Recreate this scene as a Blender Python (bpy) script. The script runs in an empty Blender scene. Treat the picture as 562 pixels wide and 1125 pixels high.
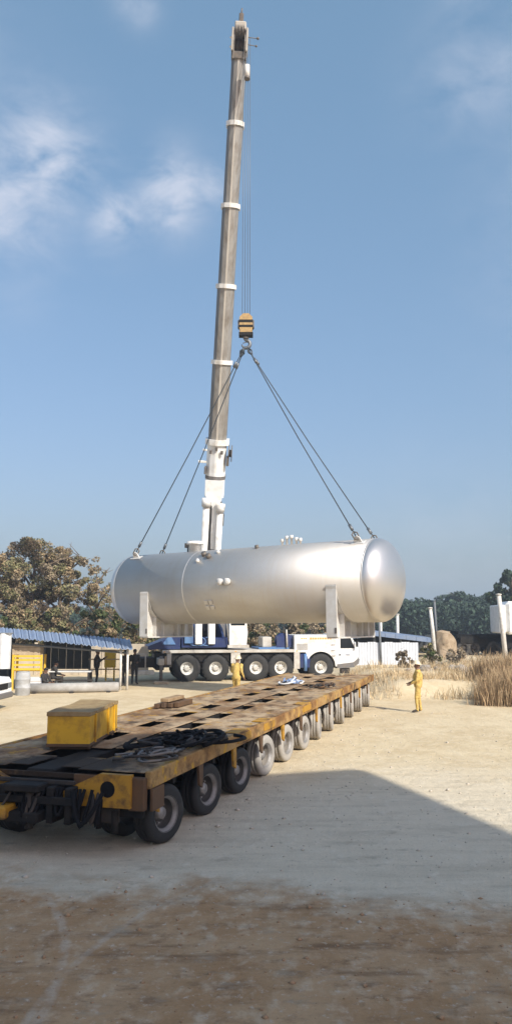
import bpy, bmesh, math, random
import numpy as np
from mathutils import Vector, Matrix
R_ = math.radians
random.seed(7)
RNG = np.random.default_rng(11)
scene = bpy.context.scene
COL = scene.collection

# ------------------------------------------------------------------ camera
CAM_H, PITCH, FPX = 3.2, R_(7.7), 883.0
cd = bpy.data.cameras.new('camera'); cam = bpy.data.objects.new('camera', cd); COL.objects.link(cam)
cam.location = (0, 0, CAM_H); cam.rotation_euler = (R_(90) + PITCH, 0, 0)
cd.sensor_fit = 'VERTICAL'; cd.sensor_height = 36; cd.lens = FPX / 1125 * 36
cd.clip_start = .1; cd.clip_end = 5000
scene.camera = cam

# ------------------------------------------------------------------ light
SUN_AZ = Vector((.60, -.80, 0)).normalized(); SUN_EL = R_(36)
sdir = Vector((SUN_AZ.x*math.cos(SUN_EL), SUN_AZ.y*math.cos(SUN_EL), math.sin(SUN_EL)))
sl = bpy.data.lights.new('sun', 'SUN'); sl.energy = 3.7; sl.angle = R_(.55); sl.color = (1, .955, .85)
so = bpy.data.objects.new('sun', sl); COL.objects.link(so)
so.rotation_euler = (-sdir).to_track_quat('-Z', 'Y').to_euler(); so.location = (20, -20, 60)
world = bpy.data.worlds.new('World'); scene.world = world; world.use_nodes = True
wn = world.node_tree; wn.nodes.clear(); wl = wn.links
def wnode(t, **k):
    n = wn.nodes.new(t)
    for a, b in k.items(): setattr(n, a, b)
    return n
sky = wnode('ShaderNodeTexSky', sky_type='NISHITA')
sky.sun_disc = False; sky.sun_elevation = SUN_EL; sky.sun_rotation = math.atan2(SUN_AZ.x, SUN_AZ.y)
sky.air_density = 1.3; sky.dust_density = 3.5; sky.ozone_density = 2.6; sky.altitude = 200
wbg = wnode('ShaderNodeBackground'); wbg.inputs['Strength'].default_value = .10
wout = wnode('ShaderNodeOutputWorld')
# thin clouds: noise in the direction of view, gathered in a few drifts (direction, radius, density)
tc = wnode('ShaderNodeTexCoord')
noi = wnode('ShaderNodeTexNoise'); noi.inputs['Scale'].default_value = 11; noi.inputs['Detail'].default_value = 7
noi.inputs['Roughness'].default_value = .58; noi.inputs['Distortion'].default_value = .35
mp = wnode('ShaderNodeMapping'); mp.inputs['Scale'].default_value = (1, 1, 1.9); mp.inputs['Location'].default_value = (1.3, .4, .2)
wl.new(tc.outputs['Generated'], mp.inputs[0]); wl.new(mp.outputs[0], noi.inputs['Vector'])
def math_(op, a, b=None, c=None):
    n = wnode('ShaderNodeMath', operation=op)
    for i, v in enumerate((a, b, c)):
        if v is None: continue
        if isinstance(v, (int, float)): n.inputs[i].default_value = v
        else: wl.new(v, n.inputs[i])
    return n.outputs[0]
def pix_dir(px, py):
    a = (px-281)/FPX; b = (562.5-py)/FPX
    return Vector((a, math.cos(PITCH)-b*math.sin(PITCH), math.sin(PITCH)+b*math.cos(PITCH))).normalized()
mask = None
drifts = [(45, 180, .060, 1.0), (5, 220, .062, .75), (190, 214, .040, 1.0), (128, 236, .036, .8), (228, 205, .026, .6),
          (525, 82, .06, .34), (520, 15, .05, .2), (150, 2, .022, .5), (15, 300, .05, .15), (-160, 150, .12, .8), (760, 240, .14, .7),
          (900, 60, .1, .7), (-420, 300, .12, .6), (480, 640, .12, .18)]
for px, py, rad, amt in drifts:
    v = pix_dir(px, py)
    d = wnode('ShaderNodeVectorMath', operation='DISTANCE'); wl.new(tc.outputs['Generated'], d.inputs[0]); d.inputs[1].default_value = v
    m = math_('MULTIPLY', d.outputs['Value'], 1/rad)
    m = math_('MULTIPLY', m, m); m = math_('MULTIPLY', m, -1.0); m = math_('EXPONENT', m); m = math_('MULTIPLY', m, amt)
    mask = m if mask is None else math_('MAXIMUM', mask, m)
nz = math_('MULTIPLY_ADD', noi.outputs[0], 3.6, -1.22)
cl = math_('MULTIPLY', mask, nz)
cln = wnode('ShaderNodeClamp'); wl.new(cl, cln.inputs[0]); cln.inputs[2].default_value = .72
mix = wnode('ShaderNodeMix', data_type='RGBA'); wl.new(cln.outputs[0], mix.inputs['Factor'])
hz_ = wnode('ShaderNodeMix', data_type='RGBA'); hz_.inputs['Factor'].default_value = .25          # even thin haze over the whole sky
wl.new(sky.outputs[0], hz_.inputs['A']); hz_.inputs['B'].default_value = (1.6, 3.4, 4.6, 1)
wl.new(hz_.outputs['Result'], mix.inputs['A']); mix.inputs['B'].default_value = (4.5, 4.75, 5.5, 1)
ss = wnode('ShaderNodeSeparateColor'); cc = wnode('ShaderNodeCombineColor'); wl.new(hz_.outputs['Result'], ss.inputs[0])
for i, (g, c0) in enumerate(((.86,.18),(.74,.56),(.88,.50))): wl.new(math_('MULTIPLY_ADD', ss.outputs[i], g, c0), cc.inputs[i])
wl.new(cc.outputs[0], mix.inputs['A'])
wl.new(mix.outputs['Result'], wbg.inputs['Color']); wl.new(wbg.outputs[0], wout.inputs[0])
vs = scene.view_settings; vs.view_transform = 'Standard'; vs.look = 'None'; vs.exposure = .69; vs.gamma = 1; vs.use_curve_mapping = False

# ------------------------------------------------------------------ materials
MATS = {}
def mat(name, col, rough=.8, metal=0, col2=None, scale=6, lo=.35, hi=.7, bump=0, bscale=None, detail=6, stretch=(1,1,1), coat=0, world_co=False, spec=None):
    m = bpy.data.materials.new(name); m.use_nodes = True; nt = m.node_tree; b = nt.nodes['Principled BSDF']
    b.inputs['Base Color'].default_value = (*col, 1); b.inputs['Roughness'].default_value = rough; b.inputs['Metallic'].default_value = metal
    if spec is not None: b.inputs['Specular IOR Level'].default_value = spec
    if coat: b.inputs['Coat Weight'].default_value = coat
    t = nt.nodes.new('ShaderNodeTexCoord'); mpn = nt.nodes.new('ShaderNodeMapping'); mpn.inputs['Scale'].default_value = stretch
    if world_co:
        g = nt.nodes.new('ShaderNodeNewGeometry'); nt.links.new(g.outputs['Position'], mpn.inputs[0])
    else: nt.links.new(t.outputs['Object'], mpn.inputs[0])
    if col2:
        n = nt.nodes.new('ShaderNodeTexNoise'); n.inputs['Scale'].default_value = scale; n.inputs['Detail'].default_value = detail
        n.inputs['Roughness'].default_value = .62
        nt.links.new(mpn.outputs[0], n.inputs['Vector'])
        r = nt.nodes.new('ShaderNodeMapRange'); r.inputs[1].default_value = lo; r.inputs[2].default_value = hi
        nt.links.new(n.outputs[0], r.inputs[0])
        x = nt.nodes.new('ShaderNodeMix'); x.data_type = 'RGBA'; nt.links.new(r.outputs[0], x.inputs['Factor'])
        x.inputs['A'].default_value = (*col, 1); x.inputs['B'].default_value = (*col2, 1)
        nt.links.new(x.outputs['Result'], b.inputs['Base Color'])
        rr = nt.nodes.new('ShaderNodeMapRange'); rr.inputs[3].default_value = max(.05, rough-.1); rr.inputs[4].default_value = min(1, rough+.12)
        nt.links.new(n.outputs[0], rr.inputs[0]); nt.links.new(rr.outputs[0], b.inputs['Roughness'])
    if bump:
        n2 = nt.nodes.new('ShaderNodeTexNoise'); n2.inputs['Scale'].default_value = bscale or scale*4; n2.inputs['Detail'].default_value = 5
        nt.links.new(mpn.outputs[0], n2.inputs['Vector'])
        bp = nt.nodes.new('ShaderNodeBump'); bp.inputs['Strength'].default_value = bump; bp.inputs['Distance'].default_value = .02
        nt.links.new(n2.outputs[0], bp.inputs['Height']); nt.links.new(bp.outputs[0], b.inputs['Normal'])
    MATS[name] = m
    return m
M = MATS
mat('tank_silver', (.565,.545,.515), .54, .86, (.50,.475,.44), 1.2, .3, .75, bump=.06, bscale=2.2, stretch=(.35,1,1))
tm_ = M['tank_silver'].node_tree; tb_ = tm_.nodes['Principled BSDF']; src_ = tb_.inputs['Base Color'].links[0].from_socket
tq = tm_.nodes.new('ShaderNodeTexCoord'); tmp_ = tm_.nodes.new('ShaderNodeMapping'); tmp_.inputs['Scale'].default_value = (2.2,.25,.25); tm_.links.new(tq.outputs['Object'], tmp_.inputs[0])
tn_ = tm_.nodes.new('ShaderNodeTexNoise'); tn_.inputs['Scale'].default_value = 1.6; tn_.inputs['Detail'].default_value = 8; tn_.inputs['Roughness'].default_value = .7; tm_.links.new(tmp_.outputs[0], tn_.inputs['Vector'])
tr2 = tm_.nodes.new('ShaderNodeMapRange'); tr2.inputs[1].default_value = .46; tr2.inputs[2].default_value = .74; tr2.inputs[4].default_value = .5; tm_.links.new(tn_.outputs[0], tr2.inputs[0])
tx_ = tm_.nodes.new('ShaderNodeMix'); tx_.data_type = 'RGBA'; tm_.links.new(tr2.outputs[0], tx_.inputs['Factor']); tm_.links.new(src_, tx_.inputs['A']); tx_.inputs['B'].default_value = (.50,.44,.36,1); tm_.links.new(tx_.outputs['Result'], tb_.inputs['Base Color'])
mat('tank_head_silver', (.62,.60,.58), .33, .84, (.57,.55,.53), .6, .3, .75, detail=1)
mat('weld', (.62,.60,.575), .5, .74, (.54,.52,.49), 8)
mat('saddle_paint', (.60,.59,.57), .55, .15, (.50,.47,.42), 2.5)
mat('fitting_paint', (.68,.67,.64), .5, .1, (.5,.47,.43), 6)
mat('dark_fitting', (.10,.095,.09), .6, .3, (.2,.16,.12), 9)
mat('white_paint', (.76,.75,.72), .42, 0, (.50,.45,.37), 2.2, .46, .74, coat=.1)
mat('white_paint_clean', (.78,.78,.76), .38, 0, (.60,.57,.50), 2.4, .48, .76)
mat('white_grey', (.52,.50,.46), .6, 0, (.34,.30,.25), 2.5)
mat('blue_paint', (.010,.024,.115), .4, 0, (.03,.045,.10), 4, bump=.05)
mat('light_blue_paint', (.09,.20,.42), .45, 0, (.12,.2,.34), 4)
mat('dark_steel', (.024,.022,.021), .75, .1, (.06,.045,.034), 5)
mat('chassis_grey', (.13,.13,.135), .6, .2, (.2,.17,.14), 4)
mat('black_paint_and_shade', (.010,.010,.011), .8, 0, (.03,.026,.022), 5, spec=.2)  # real black paint, and painted shade in trailer slots and front end
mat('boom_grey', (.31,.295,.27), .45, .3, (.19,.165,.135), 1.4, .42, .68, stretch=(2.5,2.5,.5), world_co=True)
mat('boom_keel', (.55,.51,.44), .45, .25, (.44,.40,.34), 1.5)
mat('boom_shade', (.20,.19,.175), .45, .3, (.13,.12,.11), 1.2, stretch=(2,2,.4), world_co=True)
mat('rope_steel', (.16,.17,.18), .5, .6)
mat('sling_dark', (.035,.05,.065), .6, .3, (.08,.09,.1), 9)
mat('hook_yellow', (.46,.30,.11), .55, 0, (.22,.14,.06), 5)
mat('rubber', (.035,.034,.033), .85, 0, (.13,.115,.095), 4, .42, .8, bump=.1)
mat('rubber_dusty_lit', (.34,.315,.28), .9, 0, (.20,.18,.16), 3, .45, .75, bump=.12)
mat('rim_grey', (.30,.29,.28), .55, .2, (.17,.15,.13), 7)
mat('rim_white', (.66,.65,.62), .55, 0, (.36,.32,.26), 3.5, .4, .7)
mat('glass_dark', (.012,.016,.02), .08, 0)
mat('deck_steel', (.20,.115,.05), .8, .05, (.34,.235,.13), 1.7, .40, .62, bump=.35, bscale=14, world_co=True)
mat('deck_steel_dusty', (.37,.27,.165), .85, 0, (.19,.11,.05), 1.6, .42, .64, bump=.35, bscale=12, world_co=True)
def deck_mat(name, tan, rust, dark, ydw):
    m = bpy.data.materials.new(name); m.use_nodes = True; nt = m.node_tree; b = nt.nodes['Principled BSDF']; lk = nt.links
    g = nt.nodes.new('ShaderNodeNewGeometry')
    def nz(scale, lo, hi, detail=7, st=(1,1,1)):
        mm = nt.nodes.new('ShaderNodeMapping'); mm.inputs['Scale'].default_value = st; mm.inputs['Rotation'].default_value = (0,0,R_(16.5)); lk.new(g.outputs['Position'], mm.inputs[0])
        n = nt.nodes.new('ShaderNodeTexNoise'); n.inputs['Scale'].default_value = scale; n.inputs['Detail'].default_value = detail; n.inputs['Roughness'].default_value = .66; lk.new(mm.outputs[0], n.inputs['Vector'])
        r = nt.nodes.new('ShaderNodeMapRange'); r.inputs[1].default_value = lo; r.inputs[2].default_value = hi; lk.new(n.outputs[0], r.inputs[0]); return r.outputs[0], n.outputs[0]
    def mx(f, a, c):
        x = nt.nodes.new('ShaderNodeMix'); x.data_type = 'RGBA'; lk.new(f, x.inputs['Factor'])
        for k, v in (('A',a),('B',c)):
            if isinstance(v, tuple): x.inputs[k].default_value = (*v,1)
            else: lk.new(v, x.inputs[k])
        return x.outputs['Result']
    f1, _ = nz(1.5,.42,.60,8,(1,.55,1)); f2, _ = nz(2.6,.50,.66,8,(1,.6,1)); f3, _ = nz(3.8,.58,.64); f4, n4 = nz(16,.35,.7)
    c = mx(f1, tan, rust); c = mx(f2, c, dark)
    if ydw: c = mx(f3, c, ydw)
    dd = nt.nodes.new('ShaderNodeVectorMath'); dd.operation = 'DISTANCE'; lk.new(g.outputs['Position'], dd.inputs[0]); dd.inputs[1].default_value = (-2.8, 12.0, 1.1)      # oil stain deepened with painted shade about the coupling end
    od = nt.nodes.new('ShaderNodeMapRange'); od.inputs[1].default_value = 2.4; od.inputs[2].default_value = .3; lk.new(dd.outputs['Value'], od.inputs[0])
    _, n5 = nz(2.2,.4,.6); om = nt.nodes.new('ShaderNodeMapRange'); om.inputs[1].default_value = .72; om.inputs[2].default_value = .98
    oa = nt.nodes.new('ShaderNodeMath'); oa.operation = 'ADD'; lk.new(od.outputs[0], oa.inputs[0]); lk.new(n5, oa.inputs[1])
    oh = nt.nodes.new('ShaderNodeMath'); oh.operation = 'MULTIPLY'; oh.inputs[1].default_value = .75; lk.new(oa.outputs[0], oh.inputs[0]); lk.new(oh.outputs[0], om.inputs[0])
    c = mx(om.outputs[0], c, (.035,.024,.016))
    x = nt.nodes.new('ShaderNodeMix'); x.data_type = 'RGBA'; x.blend_type = 'MULTIPLY'; x.inputs['Factor'].default_value = .55; lk.new(c, x.inputs['A']); lk.new(n4, x.inputs['B'])
    h = nt.nodes.new('ShaderNodeHueSaturation'); h.inputs['Value'].default_value = 1.35; lk.new(x.outputs['Result'], h.inputs['Color']); lk.new(h.outputs[0], b.inputs['Base Color'])
    b.inputs['Roughness'].default_value = .85; b.inputs['Specular IOR Level'].default_value = .3
    bp = nt.nodes.new('ShaderNodeBump'); bp.inputs['Strength'].default_value = .5; bp.inputs['Distance'].default_value = .02; lk.new(n4, bp.inputs['Height']); lk.new(bp.outputs[0], b.inputs['Normal'])
    MATS[name] = m
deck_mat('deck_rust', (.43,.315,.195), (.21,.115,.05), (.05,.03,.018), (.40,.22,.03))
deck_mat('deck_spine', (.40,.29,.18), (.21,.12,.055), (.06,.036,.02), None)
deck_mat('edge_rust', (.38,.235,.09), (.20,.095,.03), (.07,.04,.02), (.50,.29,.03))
mat('rim_dusty_lit', (.24,.215,.185), .8, .1, (.15,.13,.11), 7)
mat('rim_hub', (.30,.29,.28), .5, .3, (.2,.18,.16), 9)
mat('tyre_black', (.016,.016,.016), .75, 0, (.05,.045,.04), 4, .5, .8, bump=.1)
mat('rim_shaded', (.055,.054,.052), .6, .3, (.10,.09,.08), 7)
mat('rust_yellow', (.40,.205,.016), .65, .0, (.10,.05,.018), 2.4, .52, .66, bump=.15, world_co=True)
mat('rust_brown', (.12,.062,.026), .75, .1, (.08,.05,.03), 3.5, bump=.2, world_co=True)
mat('box_yellow', (.60,.34,.015), .55, 0, (.28,.15,.018), 2.6, .45, .66, bump=.25, bscale=5)
mat('box_lid', (.33,.235,.11), .8, 0, (.22,.14,.06), 5)
mat('hose_black', (.008,.008,.009), .9, 0, spec=.2)
mat('hose_grey', (.14,.15,.155), .6, .1)
mat('tarp_blue', (.12,.22,.45), .6, 0, (.3,.36,.45), 8)
mat('roof_blue', (.22,.29,.42), .55, .1, (.33,.38,.46), 2.2, .4, .75)
mat('roof_blue_old', (.15,.21,.33), .6, .1, (.22,.26,.33), 2)
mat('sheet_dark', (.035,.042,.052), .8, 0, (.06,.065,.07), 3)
mat('sheet_white', (.62,.65,.70), .55, .05, (.52,.54,.57), 1.5)
mat('post_pale', (.68,.66,.61), .7, 0, (.5,.46,.4), 6)
mat('post_dark', (.14,.15,.16), .7, 0)
mat('frame_yellow', (.72,.46,.04), .6, 0, (.5,.32,.05), 7, .5, .8)
mat('wood_pale', (.50,.40,.28), .85, 0, (.36,.27,.17), 4)
mat('concrete', (.40,.385,.36), .9, 0, (.29,.27,.24), 3, bump=.2)
mat('plaster_beige', (.50,.43,.33), .9, 0, (.42,.35,.26), 1.2)
mat('cloth_white', (.70,.70,.69), .9, 0, (.55,.55,.54), 5)
mat('drum_grey', (.42,.43,.44), .7, 0, (.3,.29,.27), 4)
mat('coverall_yellow', (.60,.42,.12), .88, 0, (.36,.24,.07), 7, bump=.2, bscale=30)
mat('coverall_dark', (.022,.021,.022), .9, 0, (.045,.04,.036), 9)
mat('skin', (.17,.09,.055), .6)
mat('boots', (.035,.026,.02), .7)
mat('hair', (.008,.007,.006), .7)
mat('helmet_beige', (.68,.57,.40), .5)
mat('helmet_white', (.75,.73,.68), .4)
mat('orange_print', (.62,.32,.09), .6)
mat('grey_print', (.33,.34,.37), .6)
mat('blue_print', (.02,.05,.22), .5)
mat('bark', (.10,.072,.048), .95, 0, (.16,.12,.085), 6, bump=.4)
mat('straw_mound', (.36,.28,.19), .95, 0, (.22,.16,.10), 3, bump=.5)
mat('stone', (.36,.31,.25), .95, 0, (.24,.2,.16), 5, bump=.3)
mat('building_wall', (.45,.42,.37), .9, 0, (.38,.35,.3), 1)
def leafmat(name, col):
    m = bpy.data.materials.new(name); m.use_nodes = True; nt = m.node_tree; b = nt.nodes['Principled BSDF']
    b.inputs['Roughness'].default_value = .75; b.inputs['Specular IOR Level'].default_value = .2
    g = nt.nodes.new('ShaderNodeNewGeometry'); h = nt.nodes.new('ShaderNodeHueSaturation'); h.inputs['Color'].default_value = (*col, 1)
    r = nt.nodes.new('ShaderNodeMapRange'); r.inputs[3].default_value = .6; r.inputs[4].default_value = 1.45
    nt.links.new(g.outputs['Random Per Island'], r.inputs[0]); nt.links.new(r.outputs[0], h.inputs['Value']); nt.links.new(h.outputs[0], b.inputs['Base Color'])
    MATS[name] = m
leafmat('leaf_brown', (.27,.20,.115)); leafmat('leaf_olive', (.19,.175,.085)); leafmat('leaf_dull', (.24,.19,.125))
leafmat('leaf_green', (.055,.075,.028)); leafmat('leaf_far', (.042,.068,.045)); leafmat('leaf_far_dark', (.03,.05,.036))
leafmat('grass_straw', (.40,.29,.17)); leafmat('grass_brown', (.27,.18,.10)); leafmat('grass_pale', (.50,.39,.24))
leafmat('grass_grey', (.27,.23,.18))

# ------------------------------------------------------------------ mesh helpers
class MB:
    def __init__(s): s.v = []; s.f = []; s.m = []; s.sm = []
    def add(s, vs, fs, mi=0, smooth=False):
        o = len(s.v); s.v += [tuple(v) for v in vs]; s.f += [tuple(i+o for i in f) for f in fs]
        s.m += [mi]*len(fs); s.sm += [smooth]*len(fs)
        return s
    def box(s, x0, x1, y0, y1, z0, z1, mi=0, T=None):
        vs = [Vector((x, y, z)) for z in (z0, z1) for x, y in ((x0,y0),(x1,y0),(x1,y1),(x0,y1))]
        if T: vs = [T @ v for v in vs]
        return s.add(vs, [(3,2,1,0),(4,5,6,7),(0,1,5,4),(1,2,6,5),(2,3,7,6),(3,0,4,7)], mi)
    def cbox(s, x0, x1, y0, y1, z0, z1, b=.02, mi=0, T=None):     # chamfered box
        p = []
        for (X, Y, Z) in ((b,b,0),(0,b,b),(b,0,b)):
            p.append([Vector((x, y, z)) for z in (z0+Z, z1-Z) for x, y in ((x0+X,y0+Y),(x1-X,y0+Y),(x1-X,y1-Y),(x0+X,y1-Y))])
        bm = bmesh.new()
        for q in p:
            for v in q: bm.verts.new(T @ v if T else v)
        r = bmesh.ops.convex_hull(bm, input=bm.verts)
        bm.verts.index_update(); bm.normal_update()
        vs = [v.co.copy() for v in bm.verts]; fs = [[v.index for v in f.verts] for f in bm.faces]; bm.free()
        return s.add(vs, fs, mi)
    def tube(s, pts, r, n=8, mi=0, cap=True, smooth=True):
        pts = [Vector(p) for p in pts]; k = len(pts)
        rs = r if isinstance(r, (list, tuple)) else [r]*k
        up = None; vs = []
        for i, p in enumerate(pts):
            d = (pts[min(i+1,k-1)] - pts[max(i-1,0)]).normalized()
            if up is None:
                up = d.cross(Vector((0,0,1)) if abs(d.z) < .9 else Vector((1,0,0))).normalized()
            a = (up - d*up.dot(d)).normalized(); up = a; b = d.cross(a)
            for j in range(n):
                t = 2*math.pi*j/n; vs.append(p + (a*math.cos(t)+b*math.sin(t))*rs[i])
        fs = [(i*n+j, i*n+(j+1)%n, (i+1)*n+(j+1)%n, (i+1)*n+j) for i in range(k-1) for j in range(n)]
        s.add(vs, fs, mi, smooth)
        if cap:
            o = len(s.v)-k*n
            s.f += [tuple(o+j for j in reversed(range(n))), tuple(o+(k-1)*n+j for j in range(n))]; s.m += [mi]*2; s.sm += [False]*2
        return s
    def lathe(s, prof, n=24, axis='z', origin=(0,0,0), mi=0, smooth=True, T=None, caps=True):   # prof: (radius, height)
        vs = []
        for r, h in prof:
            for j in range(n):
                t = 2*math.pi*j/n; c, q = r*math.cos(t), r*math.sin(t)
                v = Vector((c,q,h)) if axis == 'z' else Vector((h,c,q)) if axis == 'x' else Vector((q,h,c))
                v += Vector(origin); vs.append(T @ v if T else v)
        k = len(prof)
        fs = [(i*n+j, i*n+(j+1)%n, (i+1)*n+(j+1)%n, (i+1)*n+j) for i in range(k-1) for j in range(n)]
        s.add(vs, fs, mi, smooth)
        if not caps: return s
        o = len(s.v)-k*n
        if prof[0][0] > .001: s.f.append(tuple(o+j for j in reversed(range(n)))); s.m.append(mi); s.sm.append(False)
        if prof[-1][0] > .001: s.f.append(tuple(o+(k-1)*n+j for j in range(n))); s.m.append(mi); s.sm.append(False)
        return s
    def prism(s, poly, axis, a, b, mi=0, T=None):        # poly in the two other axes
        def mk(p, h):
            v = Vector((h,p[0],p[1])) if axis == 'x' else Vector((p[0],h,p[1])) if axis == 'y' else Vector((p[0],p[1],h))
            return T @ v if T else v
        n = len(poly); vs = [mk(p, a) for p in poly]+[mk(p, b) for p in poly]
        fs = [tuple(reversed(range(n))), tuple(range(n, 2*n))]+[(j,(j+1)%n,n+(j+1)%n,n+j) for j in range(n)]
        return s.add(vs, fs, mi)
    def ball(s, c, r, n=10, mi=0, squash=(1,1,1)):
        prof = [(max(.0005, math.sin(math.pi*i/6))*1.0, -math.cos(math.pi*i/6)) for i in range(7)]
        T = Matrix.Translation(c) @ Matrix.Diagonal((r*squash[0], r*squash[1], r*squash[2], 1))
        return s.lathe(prof, n, mi=mi, T=T)
    def build(s, name, mats, parent=None, loc=None, rot=None, kind=None, recalc=True):
        me = bpy.data.meshes.new(name); me.from_pydata([tuple(v) for v in s.v], [], s.f)
        mats = mats if isinstance(mats, (list, tuple)) else [mats]
        for m in mats: me.materials.append(M[m])
        me.polygons.foreach_set('material_index', s.m); me.polygons.foreach_set('use_smooth', s.sm)
        if recalc:
            bm = bmesh.new(); bm.from_mesh(me); bmesh.ops.recalc_face_normals(bm, faces=bm.faces); bm.to_mesh(me); bm.free()
        me.update()
        o = bpy.data.objects.new(name, me); COL.objects.link(o)
        if parent: o.parent = parent
        if loc is not None: o.location = loc
        if rot is not None: o.rotation_euler = rot
        if kind: o['kind'] = kind
        return o
def obj_np(name, verts, faces, mats, mi=None, parent=None, kind=None, smooth=False):
    nv, nf = len(verts), len(faces); k = faces.shape[1]
    me = bpy.data.meshes.new(name); me.vertices.add(nv); me.vertices.foreach_set('co', verts.astype(np.float32).ravel())
    me.loops.add(nf*k); me.loops.foreach_set('vertex_index', faces.astype(np.int32).ravel())
    me.polygons.add(nf); me.polygons.foreach_set('loop_start', np.arange(0, nf*k, k, dtype=np.int32))
    try: me.polygons.foreach_set('loop_total', np.full(nf, k, np.int32))
    except Exception: pass
    for m in mats: me.materials.append(M[m] if isinstance(m, str) else m)
    if mi is not None: me.polygons.foreach_set('material_index', mi.astype(np.int32))
    if smooth: me.polygons.foreach_set('use_smooth', np.ones(nf, bool))
    me.update(calc_edges=True); me.validate()
    o = bpy.data.objects.new(name, me); COL.objects.link(o)
    if parent: o.parent = parent
    if kind: o['kind'] = kind
    return o
def tag(o, label, cat, group=None):
    o['label'] = label; o['category'] = cat
    if group: o['group'] = group
    return o
def thing(name, label, cat, loc=(0,0,0), rz=0, group=None):
    o = bpy.data.objects.new(name, None); COL.objects.link(o); o.location = loc; o.rotation_euler = (0,0,rz); o.empty_display_size = .3
    return tag(o, label, cat, group)
def link_copy(src, parent, loc=None, rot=None):
    c = src.copy(); COL.objects.link(c); c.parent = parent
    if loc is not None: c.location = loc
    if rot is not None: c.rotation_euler = rot
    for ch in list(src.children): link_copy(ch, c)
    return c
def root_matrix(loc, rz): return Matrix.Translation(loc) @ Matrix.Rotation(rz, 4, 'Z')
def at(px, py, Y):            # the place seen at a spot of the photograph, Y metres from the camera
    a = (px-281)/FPX; b = (562.5-py)/FPX
    d = Vector((a, math.cos(PITCH)-b*math.sin(PITCH), math.sin(PITCH)+b*math.cos(PITCH)))
    return Vector((0,0,CAM_H)) + d*(Y/d.y)
def pix(P):
    d = P.y*math.cos(PITCH)+(P.z-CAM_H)*math.sin(PITCH); u = (P.z-CAM_H)*math.cos(PITCH)-P.y*math.sin(PITCH)
    return 281+FPX*P.x/d, 562.5-FPX*u/d

# ------------------------------------------------------------------ ground
def sm(x): x = np.clip(x, 0, 1); return x*x*(3-2*x)
def vnoise(x, y, s, seed):
    r = np.random.default_rng(seed); G = r.random((64,64)); x = x/s; y = y/s
    xi = np.floor(x).astype(int); yi = np.floor(y).astype(int); fx = sm(x-xi); fy = sm(y-yi)
    g = lambda a, b: G[a % 64, b % 64]
    return (g(xi,yi)*(1-fx)+g(xi+1,yi)*fx)*(1-fy)+(g(xi,yi+1)*(1-fx)+g(xi+1,yi+1)*fx)*fy - .5
def terrain(x, y):
    x = np.asarray(x, float); y = np.asarray(y, float)
    bank = .62*sm((y-33.2-.5*np.sin(x*.9))/2.6)*sm((x-4.2)/2.2)*(1-.55*sm((y-44)/8)*(1-1.3*sm((x-10.5)/2)))
    hill = 7.5*sm((y-120)/70)*sm((x-5)/45)
    near = sm((30-y)/12)
    z = bank+hill + vnoise(x, y, 2.7, 3)*.05 + vnoise(x, y, .8, 5)*.028*near + vnoise(x, y, .27, 6)*.022*sm((12-y)/4)
    z += vnoise(x, y, 1.3, 8)*.25*sm((y-34)/2)*sm((x-5)/2)*(y < 60)
    flat = np.maximum.reduce([1-sm((np.hypot((x-1)*.6, (y-20)*.35)-4.5)/1.5), np.zeros_like(x)])
    return z*(1-.8*flat)
def tz(x, y): return float(terrain(np.array([x]), np.array([y]))[0])
def axis_pts(segs):
    o = []
    for a, b, st in segs: o += list(np.arange(a, b, st))
    return np.array(o+[segs[-1][1]])
gx = axis_pts([(-1500,-300,150),(-300,-60,20),(-60,-16,2),(-16,-6,.5),(-6,6,.12),(6,20,.4),(20,60,2),(60,300,20),(300,1500,150)])
gy = axis_pts([(-400,-60,50),(-60,0,3),(0,4,.4),(4,13,.1),(13,24,.2),(24,48,.35),(48,110,2),(110,220,6),(220,400,30),(400,3000,260)])
XX, YY = np.meshgrid(gx, gy); ZZ = terrain(XX, YY)
V = np.stack([XX.ravel(), YY.ravel(), ZZ.ravel()], 1); nx, ny = len(gx), len(gy)
ii = (np.arange(ny-1)[:,None]*nx+np.arange(nx-1)[None,:]).ravel()
F = np.stack([ii, ii+1, ii+nx+1, ii+nx], 1)
gm = bpy.data.materials.new('ground_soil'); gm.use_nodes = True; nt = gm.node_tree; L = nt.links; bs = nt.nodes['Principled BSDF']
bs.inputs['Roughness'].default_value = .95; bs.inputs['Specular IOR Level'].default_value = .15
def N(t, **k):
    n = nt.nodes.new(t)
    for a, b in k.items(): setattr(n, a, b)
    return n
def gmath(op, a, b=None, c=None):
    n = N('ShaderNodeMath', operation=op)
    for i, v in enumerate((a, b, c)):
        if v is None: continue
        if isinstance(v, (int, float)): n.inputs[i].default_value = v
        else: L.new(v, n.inputs[i])
    return n.outputs[0]
geo = N('ShaderNodeNewGeometry'); sep = N('ShaderNodeSeparateXYZ'); L.new(geo.outputs['Position'], sep.inputs[0])
def gnoise(scale, detail=6, stretch=(1,1,1), rough=.6):
    n = N('ShaderNodeTexNoise'); n.inputs['Scale'].default_value = scale; n.inputs['Detail'].default_value = detail; n.inputs['Roughness'].default_value = rough
    mm = N('ShaderNodeMapping'); mm.inputs['Scale'].default_value = stretch; L.new(geo.outputs['Position'], mm.inputs[0]); L.new(mm.outputs[0], n.inputs['Vector'])
    return n.outputs[0]
def gramp(v, lo, hi):
    r = N('ShaderNodeMapRange'); r.interpolation_type = 'SMOOTHSTEP'; r.inputs[1].default_value = lo; r.inputs[2].default_value = hi; L.new(v, r.inputs[0]); return r.outputs[0]
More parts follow.
